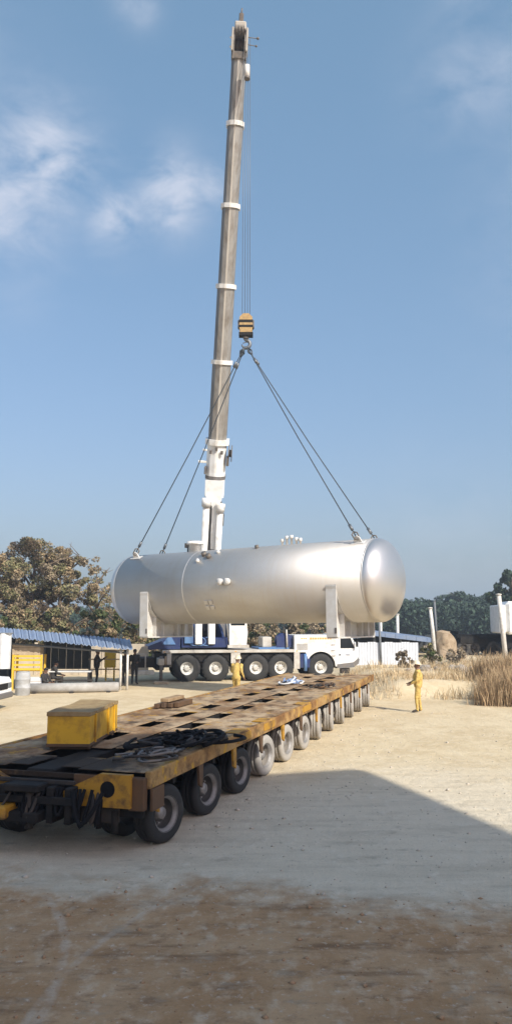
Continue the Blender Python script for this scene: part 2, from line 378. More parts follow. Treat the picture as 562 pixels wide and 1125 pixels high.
def gmix(f, a, b):
    x = N('ShaderNodeMix', data_type='RGBA')
    if isinstance(f, float): x.inputs['Factor'].default_value = f
    else: L.new(f, x.inputs['Factor'])
    for key, v in (('A', a), ('B', b)):
        if isinstance(v, tuple): x.inputs[key].default_value = (*v, 1)
        else: L.new(v, x.inputs[key])
    return x.outputs['Result']
n_big, n_mid, n_fine, n_grit = gnoise(.22), gnoise(1.1), gnoise(5, 8, (1,.7,1)), gnoise(28, 6, rough=.75)
n_streak = gnoise(1.6, 6, (.35, 1.6, 1))
sand = gmix(gramp(n_mid, .35, .7), (.64,.525,.345), (.55,.435,.27))
sand = gmix(gmath('MULTIPLY', gramp(gnoise(.55, 5, (1,.6,1)), .45, .62), .55), sand, (.50,.385,.23))
sand = gmix(gramp(n_fine, .45, .8), sand, (.65,.545,.38))
pale = gmix(gramp(n_streak, .4, .7), (.64,.55,.41), (.535,.455,.335))
pale = gmix(gramp(n_fine, .5, .8), pale, (.69,.61,.48))
brown = gmix(gramp(n_mid, .35, .65), (.40,.235,.115), (.50,.325,.18))
brown = gmix(gramp(n_fine, .48, .72), brown, (.56,.41,.27))
brown = gmix(gramp(n_streak, .52, .75), brown, (.20,.115,.06))
# two old wheel tracks, curving
def ring(cx, cy, rad, w):
    d = N('ShaderNodeVectorMath', operation='DISTANCE'); cmb = N('ShaderNodeCombineXYZ'); L.new(sep.outputs[0], cmb.inputs[0]); L.new(sep.outputs[1], cmb.inputs[1])
    L.new(cmb.outputs[0], d.inputs[0]); d.inputs[1].default_value = (cx, cy, 0)
    q = gmath('ABSOLUTE', gmath('SUBTRACT', d.outputs['Value'], rad)); q = gramp(q, w, w*.3)
    return gmath('MULTIPLY', q, gramp(n_fine, .3, .6))
tr = gmath('MAXIMUM', ring(-7.4, 7.2, 5.65, .07), ring(4.2, 6.7, 6.05, .06))
brown = gmix(gmath('MULTIPLY', tr, .5), brown, (.52,.42,.32))
# where each soil lies: brown earth close by, grey gravelly soil, then sand
edge = gmath('MULTIPLY_ADD', gnoise(.55, 3), 2.6, gmath('MULTIPLY_ADD', n_mid, 1.4, gmath('MULTIPLY_ADD', n_fine, 1.1, sep.outputs[1])))
edge = gmath('MULTIPLY_ADD', sep.outputs[0], .16, edge)
brown = gmix(gmath('MULTIPLY', gramp(gnoise(3.2, 9, (.8,1.3,1), .7), .50, .70), .75), brown, (.21,.125,.07))
brown = gmix(gramp(gnoise(11, 6, rough=.7), .56, .68), brown, (.55,.43,.32))
base = gmix(gramp(edge, 11.7, 13.2), brown, pale)
base = gmix(gmath('MULTIPLY', gramp(gnoise(2.3, 8, (.7,1.2,1), .68), .56, .68), .5), base, (.33,.28,.21))
far_edge = gmath('MULTIPLY_ADD', n_big, 6.0, gmath('MULTIPLY_ADD', n_mid, 3.0, sep.outputs[1]))
base = gmix(gramp(far_edge, 18.5, 25.5), base, sand)
base = gmix(gramp(sep.outputs[1], 75, 110), base, (.16,.13,.075))
grit = gmix(gmath('MULTIPLY', gramp(n_grit, .5, .75), .35), base, (.12,.09,.065))
grit = gmix(gmath('MULTIPLY', gramp(n_grit, .45, .25), .25), grit, (.6,.54,.45))
L.new(grit, bs.inputs['Base Color'])
bp = N('ShaderNodeBump'); bp.inputs['Strength'].default_value = .8; bp.inputs['Distance'].default_value = .05
L.new(gmath('MULTIPLY_ADD', n_grit, .35, n_fine), bp.inputs['Height']); L.new(bp.outputs[0], bs.inputs['Normal'])
obj_np('ground', V, F, [gm], kind='structure', smooth=True)

# ------------------------------------------------------------------ canopy added unseen behind the camera, shaped to shade the foreground
BH = 16.0
apex = Vector((2.16, 18.07, 0)); k_ = BH/math.tan(SUN_EL)
corner = apex + Vector((SUN_AZ.x, SUN_AZ.y, 0))*k_
ang = math.atan2(1.02, 3.4)          # its front roof edge runs this way
bd = thing('added_shade_canopy', 'tall flat open sided canopy at the viewer\'s back whose roof shades the foreground', 'canopy', (corner.x, corner.y, 0), ang)
MB().box(-12, 0, -13, 0, BH-.30, BH).build('roof', 'concrete', bd)
for y in (-4.5, -11):
    MB().box(-11.6, -.4, y-.15, y+.15, BH-.75, BH-.303).build('roof_beam', 'white_grey', bd)
    for xx in (-3.6, -8.6):
        MB().box(xx-.16, xx+.16, y-.16, y+.16, 0, BH-.753).build('column', 'white_grey', bd)

# ------------------------------------------------------------------ storage tank
TC = Vector((-.423, 36.2, 4.769)); TYAW, TTILT, TL, TR = -.598, .009, 13.1, 1.693
TB = TC - Vector((0,0,TR+.62))
tank = thing('storage_tank', 'long silver horizontal pressure vessel hanging level from the crane hook', 'tank', TB, TYAW)
TM = Matrix.Translation(TB) @ Matrix.Rotation(TYAW, 4, 'Z')
TI = Matrix.Translation((0,0,TR+.62)) @ Matrix.Rotation(-TTILT, 4, 'Y')    # tank axis frame inside the thing
tank_ax = lambda x, a, r: TI @ Vector((x, -r*math.cos(a), r*math.sin(a)))  # a: 0 = near side, 90 deg = top
def tobj(mb, name, mats, parent=tank): return mb.build(name, mats, parent)
tobj(MB().lathe([(TR, -TL/2), (TR, TL/2)], 72, 'x', T=TI), 'shell', 'tank_silver')
def head(sgn):
    pr = [(TR*math.cos(a), sgn*(TL/2+TR*.5*math.sin(a))) for a in np.linspace(0, math.pi/2-.002, 16)]
    return MB().lathe(pr, 72, 'x', T=TI)
tobj(head(-1), 'dished_head', 'tank_head_silver'); tobj(head(1), 'dished_head', 'tank_head_silver')
for x in (-TL/2, -2.35, TL/2):
    tobj(MB().lathe([(TR-.002,x-.035),(TR+.004,x-.02),(TR+.004,x+.02),(TR-.002,x+.035)], 72, 'x', T=TI), 'weld_seam', 'weld')
def saddle(x0):
    # transverse web, wrapped band, base plate, end plates and stiffening ribs
    zb = -TR-.62
    s = MB()
    prof = []
    hw = 1.52
    arc = [(TR*1.002*math.sin(t), -TR*1.002*math.cos(t)) for t in np.linspace(-1.12, 1.12, 22)]
    poly = [(-hw, zb+.06), (hw, zb+.06)] + [(y, z) for y, z in reversed(arc)]
    o = MB().prism(poly, 'x', x0-.02, x0+.02, T=TI).build('saddle', 'saddle_paint', tank)
    MB().box(x0-.25, x0+.25, -hw-.1, hw+.1, zb, zb+.06, T=TI).build('base_plate', 'saddle_paint', o)
    vs, fs = [], []
    ts = np.linspace(-1.42, 1.42, 30)
    bm_ = MB()
    for r in (TR+.012, TR+.03):
        for t in ts:
            for xx in (x0-.24, x0+.24): bm_.v.append(tuple(TI @ Vector((xx, r*math.sin(t), -r*math.cos(t)))))
    n = len(ts)
    for l in (0, 1):
        for i in range(n-1):
            q = l*2*n+2*i; bm_.f.append((q, q+1, q+3, q+2))
    for i in range(n-1):
        for e in (0, 1): q = 2*i+e; bm_.f.append((q, q+2, q+2+2*n, q+2*n))
    bm_.f += [(0,1,1+2*n,2*n),(2*n-2,2*n-1,4*n-1,4*n-2)]
    bm_.m = [0]*len(bm_.f); bm_.sm = [False]*len(bm_.f)
    bm_.build('wear_band', 'saddle_paint', o)
    for sy in (-1, 1):
        ztop = -.12
        MB().box(x0-.235, x0+.235, sy*(hw+.13)-.03, sy*(hw+.13)+.03, zb+.06, ztop, T=TI).build('end_plate', 'saddle_paint', o)
        # the gusset between the end plate and the shell
        yy = sy*(hw+.1)
        pl = [(yy, zb+.06), (yy, ztop)] + [(sy*TR*math.sin(t), -TR*math.cos(t)) for t in np.linspace(1.45, 1.05, 7)] + [(sy*hw*.9, zb+.06)]
        MB().prism(pl, 'x', x0-.016, x0+.016, T=TI).build('gusset', 'saddle_paint', o)
    for y in (-1.05, -.5, .5, 1.05):
        zt = -math.sqrt((TR+.03)**2-y*y)
        MB().box(x0-.23, x0+.23, y-.015, y+.015, zb+.06, zt, T=TI).build('rib', 'saddle_paint', o)
    MB().box(x0+.14, x0+.225, -hw-.1-.075, -hw-.1-.061, zb+.2, zb+.42, T=TI).build('earthing_boss', 'dark_fitting', o)
saddle(-4.62); saddle(5.22)
def nozzle(x, a, r, h, fr, name='nozzle', m='fitting_paint', bl=True):
    q = TI @ Matrix.Translation((x,0,0)) @ Matrix.Rotation(a, 4, 'X') @ Matrix.Rotation(math.pi/2, 4, 'X')     # local z = outward from near side turned by a
    q = TI @ Matrix.Translation((x, -TR*math.cos(a), TR*math.sin(a))) @ Vector((0,-math.cos(a),math.sin(a))).to_track_quat('Z','Y').to_matrix().to_4x4()
    return MB().lathe([(r,-.15),(r,h-.09),(fr,h-.09),(fr,h-.02),(fr*.98,h-.015),(fr*.98,h+.05),(.001,h+.05)], 24, T=q).build(name, m, tank)
mh = nozzle(-2.95, math.pi/2, .29, .42, .40, 'manhole', 'white_paint')
pt = tank_ax(-3.38, math.pi/2, TR+.3)
MB().tube([pt+Vector((0,0,-.35)), pt+Vector((0,0,.15)), pt+Vector((.2,0,.22))], .035, 8).build('davit', 'dark_fitting', mh)
MB().box(pt.x-.12, pt.x+.1, pt.y-.1, pt.y+.1, pt.z-.1, pt.z+.12).build('hinge', 'dark_fitting', mh)
for x, h in ((1.98,.22),(2.22,.33),(2.46,.35),(2.70,.24),(2.9,.2)): nozzle(x, math.pi/2-.05, .05, h, .085, 'pipe_nozzle')
nozzle(-.13, .05, .085, .17, .15, 'side_nozzle'); nozzle(.25, .05, .085, .17, .15, 'side_nozzle')
for x, a in ((-1.62, .95), (-1.25, .84)): nozzle(x, a, .06, .1, .12, 'small_nozzle', 'dark_fitting')
nozzle(-.95, 1.05, .05, .06, .09, 'small_nozzle'); nozzle(-1.75,.7,.05,.06,.09,'small_nozzle'); nozzle(1.0,1.2,.05,.08,.09,'small_nozzle','dark_fitting')
for x, a in ((-1.1,-.46),(-.85,-.46),(-1.1,-.62),(-.85,-.62)):
    q = TI @ Matrix.Translation((x, -TR*math.cos(a), TR*math.sin(a))) @ Vector((0,-math.cos(a),math.sin(a))).to_track_quat('Z','Y').to_matrix().to_4x4()
    MB().cbox(-.1,.1,-.1,.1,-.02,.035,.012,T=q).build('name_plate', 'weld', tank)
LUGS = []
for x, a in ((-5.95, 1.10), (-5.75, 2.02), (6.02, 1.08), (6.02, 2.05)):
    q = TI @ Matrix.Translation((x, -TR*math.cos(a), TR*math.sin(a))) @ Vector((0,-math.cos(a),math.sin(a))).to_track_quat('Z','Y').to_matrix().to_4x4()
    lg = MB()
    # local z outward; plate lies along the tank axis
    T2 = TI @ Matrix.Translation((x,0,0)) @ Matrix.Rotation(-(a-math.pi/2), 4, 'X')
    lg.prism([(-.2,TR-.02),(.2,TR-.02),(.13,TR+.22),(0,TR+.3),(-.13,TR+.22)], 'y', -.025, .025, T=T2)
    lg.box(-.3,.3,-.15,.15,TR-.03,TR+.015,T=T2)
    lg.build('lifting_lug', 'fitting_paint', tank)
    LUGS.append(TM @ (T2 @ Vector((0,0,TR+.2))))

# ------------------------------------------------------------------ mobile crane
CRZ = R_(11); CO = Vector((0, 43.8, 0)) + Vector((-math.sin(CRZ)*1.37, math.cos(CRZ)*1.37, 0))
crane = thing('mobile_crane', 'five axle white and blue telescopic crane with its boom raised behind the tank', 'crane', CO, CRZ)
CI = root_matrix(CO, CRZ).inverted()
AX = (-3.7, -2.17, 0.0, 1.36, 3.6)
def wheel_src(parent, r, w, rim_m, tyre_m, n=28, q=.60):
    t = bpy.data.objects.new('wheel', None); COL.objects.link(t); t.parent = parent; t.empty_display_size = .2
    # axis along local y, outer face at -y
    ty = MB().lathe([(r*q,-w*.46),(r*(q+.2),-w*.5),(r*.93,-w*.47),(r,-w*.36),(r,-w*.30),(r*.985,-w*.29),(r*.985,-w*.2),(r,-w*.19),(r,-.02),(r*.985,-.015),(r*.985,.015),(r,.02),(r,w*.36),(r*.93,w*.47),(r*q,w*.46)], n, 'y', caps=False)
    nl = 20
    for j in range(nl):
        for s_ in (-1, 1):
            T = Matrix.Rotation(2*math.pi*(j+(.5 if s_ > 0 else 0))/nl, 4, 'Y')
            ty.box(-r*.05, r*.05, min(s_*w*.22, s_*w*.47), max(s_*w*.22, s_*w*.47), r*.955, r*1.012, T=T)
    ty.build('tyre', tyre_m, t)
    rm = MB().lathe([(r*(q+.015),-w*.47),(r*q,-w*.42),(r*(q-.06),-w*.40),(r*(q-.10),-w*.12),(r*(q-.20),-w*.06),(r*.20,-w*.13),(r*.19,-w*.30),(r*.13,-w*.34),(.001,-w*.34)], n, 'y', caps=False)
    for j in range(10):
        T = Matrix.Rotation(2*math.pi*j/10, 4, 'Y'); rm.box(-.02,.02,-w*.16,-w*.06,r*(q-.26),r*(q-.21),1,T=T)
    rm.lathe([(.001,w*.1),(r*q,w*.1),(r*q,w*.46)], n, 'y', mi=1, caps=False)
    rm.build('rim', [rim_m, 'dark_steel'], t)
    return t
cw = None
for x in AX:
    for sy in (-1, 1):
        loc = (x, sy*1.16, .70); rot = (0,0,0 if sy < 0 else math.pi)
        if cw is None: cw = wheel_src(crane, .72, .42, 'rim_white', 'tyre_black', 28, .47); cw.location = loc; cw.rotation_euler = rot
        else: link_copy(cw, crane, loc, rot)
    MB().tube([(x,-.95,.7),(x,.95,.7)], .11, 10).build('axle', 'dark_steel', crane)
MB().cbox(-5.4, 4.3, -.62, .62, .72, 1.42, .03).build('chassis_frame', 'chassis_grey', crane)
# side deck with rounded wheel arches
def arch_panel(x0, x1, ztop, zlow, arches, r):
    p = [(x0, zlow)]
    for ax in arches:
        a0 = math.acos(max(-1, min(1, (zlow-.70)/r)))
        for t in np.linspace(-a0, a0, 13): p.append((ax+r*math.sin(t), .70+r*math.cos(t)))
    p += [(x1, zlow), (x1, ztop), (x0, ztop)]
    return p
MB().cbox(-5.0, 2.14, -1.372, 1.372, 1.50, 1.66, .015).build('side_deck', 'white_grey', crane)
for (x0, x1) in ((-1.38,-.86),(2.14-.02,2.66)):
    pass
MB().box(-1.35,-.85,-1.35,-1.25,.95,1.5).build('mudguard_panel', 'white_grey', crane)
MB().box(-4.75,-4.52,-1.35,-1.25,.9,1.5).build('mudguard_panel', 'white_grey', crane)
MB().box(2.10,2.42,-1.36,-1.26,.62,1.5).build('mudguard_panel', 'white_grey', crane)
for xa, xb in ((-4.52,-1.35),(-.85,2.10)):
    pl = []
    axs = [a for a in AX if xa < a < xb]
    p = [(xa,1.5),(xa,1.0)]+sum([[(a+.8*math.sin(t), .70+.76*math.cos(t)) for t in np.linspace(-1.1,1.1,9)] for a in axs], [])+[(xb,1.0),(xb,1.5)]
    MB().prism(p, 'y', -1.2, -1.1).build('inner_fender', 'black_paint_and_shade', crane)
# engine housing / carrier body over the front axle
body = [(2.12,1.50),(2.75,1.50)]+[(3.6+.83*math.sin(t), .70+.83*math.cos(t)) for t in np.linspace(-1.02,1.25,15)]+[(4.42,.72),(4.50,.72),(4.50,2.42),(2.12,2.42)]
MB().prism(body, 'y', -1.37, 1.37).build('engine_housing', 'white_paint', crane)
MB().prism([(3.6+.80*math.sin(t), .70+.80*math.cos(t)) for t in np.linspace(-1.3,1.3,15)], 'y', -1.1, 1.1).build('inner_fender', 'black_paint_and_shade', crane)
cabp = [(4.503,.80),(5.35,.92),(5.62,1.0),(5.76,1.28),(5.72,1.62),(5.40,2.30),(5.18,2.46),(4.503,2.48)]
cab = MB().prism(cabp, 'y', -1.33, 1.33).build('cab', 'white_paint_clean', crane)
MB().prism([(4.72,1.70),(5.52,1.70),(5.30,2.26),(4.72,2.30)], 'y', -1.345, -1.331).build('side_window', 'glass_dark', cab)
MB().add([(5.728,-1.2,1.66),(5.728,1.2,1.66),(5.44,1.2,2.26),(5.44,-1.2,2.26)], [(0,1,2,3)]).build('windscreen', 'glass_dark', cab)
MB().prism([(4.51,.62),(5.45,.66),(5.74,.86),(5.80,1.10),(5.72,1.14),(5.45,.94),(4.51,.84)], 'y', -1.36, 1.36).build('bumper', 'chassis_grey', cab)
MB().box(4.60,4.64,-1.336,-1.331,1.0,2.38).build('door_seam', 'grey_print', cab)
MB().cbox(5.02,5.24,-1.345,-1.331,1.30,1.40,.004).build('emblem', 'grey_print', cab)
MB().tube([(5.45,-1.33,2.2),(5.6,-1.52,2.25),(5.6,-1.55,1.95)], .02, 6).box(5.55,5.64,-1.62,-1.50,1.78,2.1).build('mirror', 'black_paint_and_shade', cab)
MB().box(4.75,5.25,-1.30,-1.05,.34,.62).build('step', 'dark_steel', cab)
MB().cbox(4.66,4.72,-1.352,-1.331,1.30,1.40,.006).build('door_handle', 'black_paint_and_shade', cab)
for i in range(6): MB().box(2.25,2.85,-1.378,-1.3705,1.62+.06*i,1.65+.06*i).build('grille_slat', 'chassis_grey', crane)
for i in range(3): MB().tube([(4.2+.08*0,-1.38,1.3+.3*i),(4.2,-1.43,1.3+.3*i),(4.4,-1.43,1.3+.3*i),(4.4,-1.38,1.3+.3*i)], .014, 5).build('step_rung', 'chassis_grey', crane)
for x in (-4.9,-1.1,2.25): MB().box(x-.05,x+.05,-1.380,-1.3725,1.54,1.60).build('side_marker', 'orange_print', crane)
MB().cbox(5.55,5.78,-1.25,-.95,1.05,1.2,.02).build('headlight', 'hose_grey', cab)
# orange lettering strip on the engine housing (too small to read in the photograph: strokes only)
pr = MB(); xq = 2.48
for wgt in (.10,.08,.10):
    pr.box(xq, xq+wgt, -1.376, -1.3705, 2.20, 2.27); xq += wgt+.03
xq = 2.98
for wgt in (.12,.10,.13,.09,.12,.11,.13,.10,.12):
    pr.box(xq, xq+wgt, -1.376, -1.3705, 2.18, 2.29); xq += wgt+.025
pr.build('orange_lettering', 'orange_print', crane)
# boxes between axles, deck gear
MB().cbox(2.43,3.0,-1.36,-.7,.66,1.42,.03).build('outrigger_box', 'blue_paint', crane)
MB().tube([(2.72,-1.385,1.42),(2.72,-1.385,.5)], .09, 10).build('outrigger_jack', 'light_blue_paint', crane)
MB().cbox(-1.30,-.88,-1.0,-.6,.5,1.3,.03).build('fuel_tank', 'chassis_grey', crane)
MB().cbox(.2,1.9,-1.1,1.1,1.663,1.76,.02).build('deck_plate', 'light_blue_paint', crane)
MB().cbox(.45,.95,-.9,.3,1.763,2.32,.03).build('tool_box', 'white_grey', crane)
wd = MB().lathe([(.42,-.35),(.42,-.3),(.3,-.29),(.3,.29),(.42,.3),(.42,.35)], 20, 'y', (1.65,-.7,2.1)).build('winch_drum', 'blue_paint', crane)
MB().box(1.2,2.08,-1.1,-1.04,1.763,2.4).build('winch_cheek', 'blue_paint', crane)
MB().tube([(1.75,-1.2,1.76),(1.72,-1.2,2.72)], .05, 8).build('exhaust_stack', 'white_grey', crane)
# rear: outriggers, pads, steps
MB().cbox(-5.35,-4.9,-1.36,1.36,.62,1.5,.04).build('rear_outrigger_box', 'black_paint_and_shade', crane)
MB().cbox(-5.30,-5.0,-2.7,-1.37,.95,1.28,.02).build('outrigger_beam', 'white_grey', crane)
MB().tube([(-5.15,-2.6,1.4),(-5.15,-2.6,.16)], .09, 10).build('outrigger_jack', 'chassis_grey', crane)
MB().cbox(-5.5,-4.8,-2.95,-2.25,.02,.16,.02).build('outrigger_pad', 'wood_pale', crane)
MB().cbox(-6.5,-5.36,-1.0,1.0,.75,1.25,.03).build('rear_frame', 'dark_steel', crane)
MB().cbox(-6.5,-5.4,-1.34,-1.02,.40,.62,.03).build('rear_bumper', 'white_paint', crane)
MB().box(-6.45,-6.38,-1.3,-1.2,.6,1.5).box(-5.9,-5.83,-1.3,-1.2,.6,1.5).box(-6.45,-5.83,-1.3,-1.2,1.43,1.5).build('rear_ladder', 'white_grey', crane)
MB().cbox(-4.88,-4.55,-1.3,-.8,.9,1.35,.03).build('battery_box', 'wood_pale', crane)
# superstructure
MB().lathe([(1.05,1.44),(1.05,1.7),(.95,1.75)], 28, 'z', (-2.4,0,0)).build('slew_ring', 'dark_steel', crane)
MB().cbox(-4.0,-1.0,-1.25,1.9,1.76,2.30,.04).build('turntable', 'blue_paint', crane)
MB().prism([(-5.75,1.70),(-4.05,1.70),(-4.05,2.32),(-4.5,2.35),(-5.75,1.86)], 'y', -1.25, 1.5).build('tail_deck', 'blue_paint', crane)
MB().prism([(-5.0,1.95),(-4.3,1.95),(-4.62,2.52)], 'y', -1.30, -1.26).build('tail_gusset', 'light_blue_paint', crane)
for x in (-3.15, -1.75):
    MB().prism([(-1.3,2.30),(1.9,2.30),(2.2,3.25),(1.4,3.3),(-.6,2.75)], 'x', x-.06, x+.06).build('boom_bracket', 'blue_paint', crane)
sc = MB().prism([(-1.45,1.92),(-.52,1.92),(-.46,2.6),(-.56,3.55),(-1.45,3.6)], 'y', -1.42, .1).build('operator_cab', 'white_paint', crane)
MB().box(-1.38,-.62,-1.432,-1.421,2.95,3.45).build('front_window', 'glass_dark', sc)
MB().box(-1.55,-.4,-1.5,.15,1.763,1.915).build('cab_platform', 'white_grey', sc)
MB().tube([(-1.5,-1.46,2.1),(-1.6,-1.5,3.0),(-1.5,-1.46,3.4)], .022, 6).build('grab_rail', 'white_grey', sc)
MB().cbox(-3.85,-3.4,-1.40,-1.255,2.0,2.9,.02).build('valve_cabinet', 'light_blue_paint', crane)
MB().cbox(-4.9,-.2,1.9,3.3,1.76,3.1,.05).build('counterweight', 'chassis_grey', crane)
for x in (-3.1, -2.4): MB().cbox(x-.18,x+.18,-1.42,-1.0,1.95,3.15,.03).build('ram_foot', 'white_paint_clean', crane)
hw_ = MB()
for i in range(3):
    c = Vector((-3.3+.3*i, -1.3, 2.1)); hw_.tube([c+Vector((.28*math.sin(t),0,.22*math.cos(t))) for t in np.linspace(0,5.2,12)], .025, 6)
hw_.build('hydraulic_hoses', 'light_blue_paint', crane)
# ---- boom: straight from the pivot to the head
P0 = at(227, 690, 46.4); P1 = at(263.5, 45, 36.4)
bx = (P1-P0).normalized(); bl = (P1-P0).length
lat = Vector((1,0,0)); lat = (lat - bx*lat.dot(bx)).normalized(); frt = lat.cross(bx)            # frt: underside of the boom, towards the camera
if frt.y > 0: frt = -frt
BMX = Matrix((( *lat, 0), ( *frt, 0), ( *bx, 0), (0,0,0,1))).transposed(); BMX.translation = P0
BT = CI @ BMX
def bt(py):
    lo, hi = 0, bl*1.1
    for _ in range(40):
        md = (lo+hi)/2
        if pix(P0+bx*md)[1] > py: lo = md
        else: hi = md
    return lo
def boom_sec(t0, t1, w, d, name, mats):
    h = w/2
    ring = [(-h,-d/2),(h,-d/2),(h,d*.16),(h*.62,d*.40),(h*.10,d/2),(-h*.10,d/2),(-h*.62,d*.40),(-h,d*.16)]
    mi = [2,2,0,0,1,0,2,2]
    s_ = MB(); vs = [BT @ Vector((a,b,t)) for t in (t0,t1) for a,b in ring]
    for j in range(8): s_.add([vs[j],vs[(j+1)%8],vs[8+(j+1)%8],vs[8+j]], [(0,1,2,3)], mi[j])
    s_.add(vs[:8], [tuple(reversed(range(8)))]); s_.add(vs[8:], [tuple(range(8))])
    return s_.build(name, mats, crane, recalc=True)
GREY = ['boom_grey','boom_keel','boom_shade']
tt = [bt(y) for y in (488, 398, 315, 227, 137)]
ws = [.98, .90, .84, .78, .72]
ends = tt[1:]+[bl-.9]
for i in range(5):
    boom_sec(tt[i]-.3, ends[i], ws[i], ws[i]*1.1, 'boom_section', GREY)
for i in range(1, 5):
    boom_sec(tt[i]-.11, tt[i]+.11, ws[i]*1.26, ws[i]*1.38, 'boom_collar', ['white_paint']*3)
tb0, tb1, tb2 = bt(558), bt(524), bt(488)
boom_sec(0, tb0+.3, .86, 1.0, 'boom_base', ['chassis_grey','dark_steel','chassis_grey'])
boom_sec(tb1-1.1, tb2, 1.04, 1.16, 'boom_base_section', ['white_paint_clean']*3)
boom_sec(tb2-.02, tb2+.28, 1.28, 1.36, 'boom_collar', ['white_paint']*3)
boom_sec(tb1-.08, tb1+.1, 1.1, 1.2, 'boom_band', ['chassis_grey']*3)
# the bracket that takes the luffing rams: wide above, narrow below
brk = MB().prism([(-.50,tb1-.1),(.50,tb1-.1),(.44,tb0+.6),(.22,tb0+.1),(.20,bt(600)),(-.02,bt(600)),(-.05,tb0+.2),(-.48,tb1-.9)], 'y', .585, .70, T=BT).build('ram_bracket', 'white_paint_clean', crane)
def ram(x, z_top, z_bot, r):
    s_ = MB().tube([BT @ Vector((x,.85,z_top)), BT @ Vector((x,.85,z_top-.45))], r*1.35, 14)
    s_.tube([BT @ Vector((x,.85,z_top-.45)), BT @ Vector((x,.95,z_bot))], r, 14)
    s_.tube([BT @ Vector((x-.25,.85,z_top-.12)), BT @ Vector((x+.25,.85,z_top-.12))], r*.8, 10)
    return s_.build('luffing_ram', 'white_paint', crane)
ram(-.36, bt(545), .3, .19); ram(.40, bt(550), .3, .17)
def bbox(x0,x1,y0,y1,z0,z1,name,m,par=crane): return MB().cbox(x0,x1,y0,y1,z0,z1,.015,T=BT).build(name, m, par)
bbox(.53,.62,.3,.55,bt(575),bt(562),'boom_lamp','dark_fitting')
# cable reel on the right of the base section, brackets on the left
MB().lathe([(.46,-.10),(.46,-.06),(.2,-.05),(.2,.05),(.46,.06),(.46,.10)], 20, 'x', (.74,.1,bt(497)), T=BT).build('cable_reel', 'dark_fitting', crane)
bbox(.56,.70,-.1,.5,bt(510),bt(500),'reel_bracket','dark_fitting')
bbox(-.95,-.5,.35,.5,bt(507)-.06,bt(507)+.06,'boom_rest','white_paint')
bbox(-.74,-.5,.35,.5,bt(494)-.05,bt(494)+.05,'boom_rest','white_paint')
bbox(-.60,-.5,.1,.6,bt(520),bt(512),'valve_block','chassis_grey')
for x in (-.3,0,.3):
    bbox(x-.07,x+.07,.56,.66,bt(487.5+abs(x)*12)-.32,bt(487.5+abs(x)*12)-.12,'wear_pad','dark_fitting')
# boom head with sheaves
hd = MB()
hd.prism([(-.45,bl-.95),(.45,bl-.95),(.6,bl-.2),(.5,bl+.35),(.2,bl+.6),(-.2,bl+.5),(-.5,bl+.2)], 'x', -.30, -.25, T=BT @ Matrix.Identity(4))
hd.prism([(-.45,bl-.95),(.45,bl-.95),(.6,bl-.2),(.5,bl+.35),(.2,bl+.6),(-.2,bl+.5),(-.5,bl+.2)], 'x', .25, .30, T=BT)
headp = hd.build('boom_head', 'boom_grey', crane)
for x, z, y in ((-.15,.3,.3),(.0,.3,.3),(.15,.3,.3),(-.1,-.25,-.2),(.1,-.25,-.2)):
    MB().lathe([(.34,-.05),(.34,-.035),(.28,-.01),(.28,.01),(.34,.035),(.34,.05)], 18, 'x', (x,y,bl+z), T=BT).build('sheave', 'dark_fitting', headp)
MB().cbox(-.38,.38,-.42,.45,bl-.95,bl-.60,.03,T=BT).build('head_block', 'dark_fitting', headp)
MB().cbox(-.40,-.31,-.35,.60,bl-.62,bl+.42,.02,T=BT).build('head_cheek', 'boom_keel', headp); MB().cbox(.31,.40,-.35,.60,bl-.62,bl+.42,.02,T=BT).build('head_cheek', 'boom_keel', headp)
MB().cbox(-.25,.25,-.40,.05,bl-.4,bl+.45,.03,T=BT).build('head_back', 'rust_brown', headp)
MB().cbox(-.28,.28,-.1,.50,bl+.36,bl+.74,.05,T=BT).build('head_cap', 'boom_keel', headp)
MB().cbox(-.10,.12,.1,.35,bl+.74,bl+1.15,.03,T=BT).build('lamp_bracket', 'dark_fitting', headp)
MB().tube([BT @ Vector((.0,.2,bl+1.1)), BT @ Vector((.02,.2,bl+1.4))], .035, 8).build('head_mast', 'dark_fitting', headp)
MB().tube([BT @ Vector((-.26,0,bl+.1)), BT @ Vector((-.5,0,bl+.15))], .05, 6).tube([BT @ Vector((-.26,.2,bl-.35)), BT @ Vector((-.48,.2,bl-.35))], .05, 6).build('sheave_pin', 'white_paint', headp)
MB().tube([BT @ Vector((.3,.2,bl+.12)), BT @ Vector((.85,.2,bl+.10))], .02, 6).ball(BT @ Vector((.88,.2,bl+.10)), .07, 8).tube([BT @ Vector((.3,.2,bl-.2)), BT @ Vector((.80,.2,bl-.25))], .02, 6).ball(BT @ Vector((.82,.2,bl-.25)), .06, 8).build('wind_sensor', 'dark_fitting', headp)
# hoist rope falls
HOOK = at(270, 347, 36.2)
rp = BMX @ Vector((.2,.45,bl+.25))
for i, dx in enumerate((-.17,-.05,.07,.18)):
    a = CI @ Vector((HOOK.x+dx, 36.2+.06*i, HOOK.z)); b = CI @ Vector((HOOK.x+dx*.9+.02, 36.15+.05*i, rp.z))
    MB().tube([a, b], .013, 5).build('hoist_rope', 'rope_steel', crane)
w0 = at(271.3, 72, 36.15)
MB().tube([CI @ w0, CI @ (w0+Vector((0,0,-.62)))], .13, 12).build('limit_weight', 'post_pale', crane)
MB().tube([CI @ (w0+Vector((0,0,-.62))), CI @ (w0+Vector((0,0,-.74)))], .14, 12).build('limit_weight_cap', 'dark_fitting', crane)

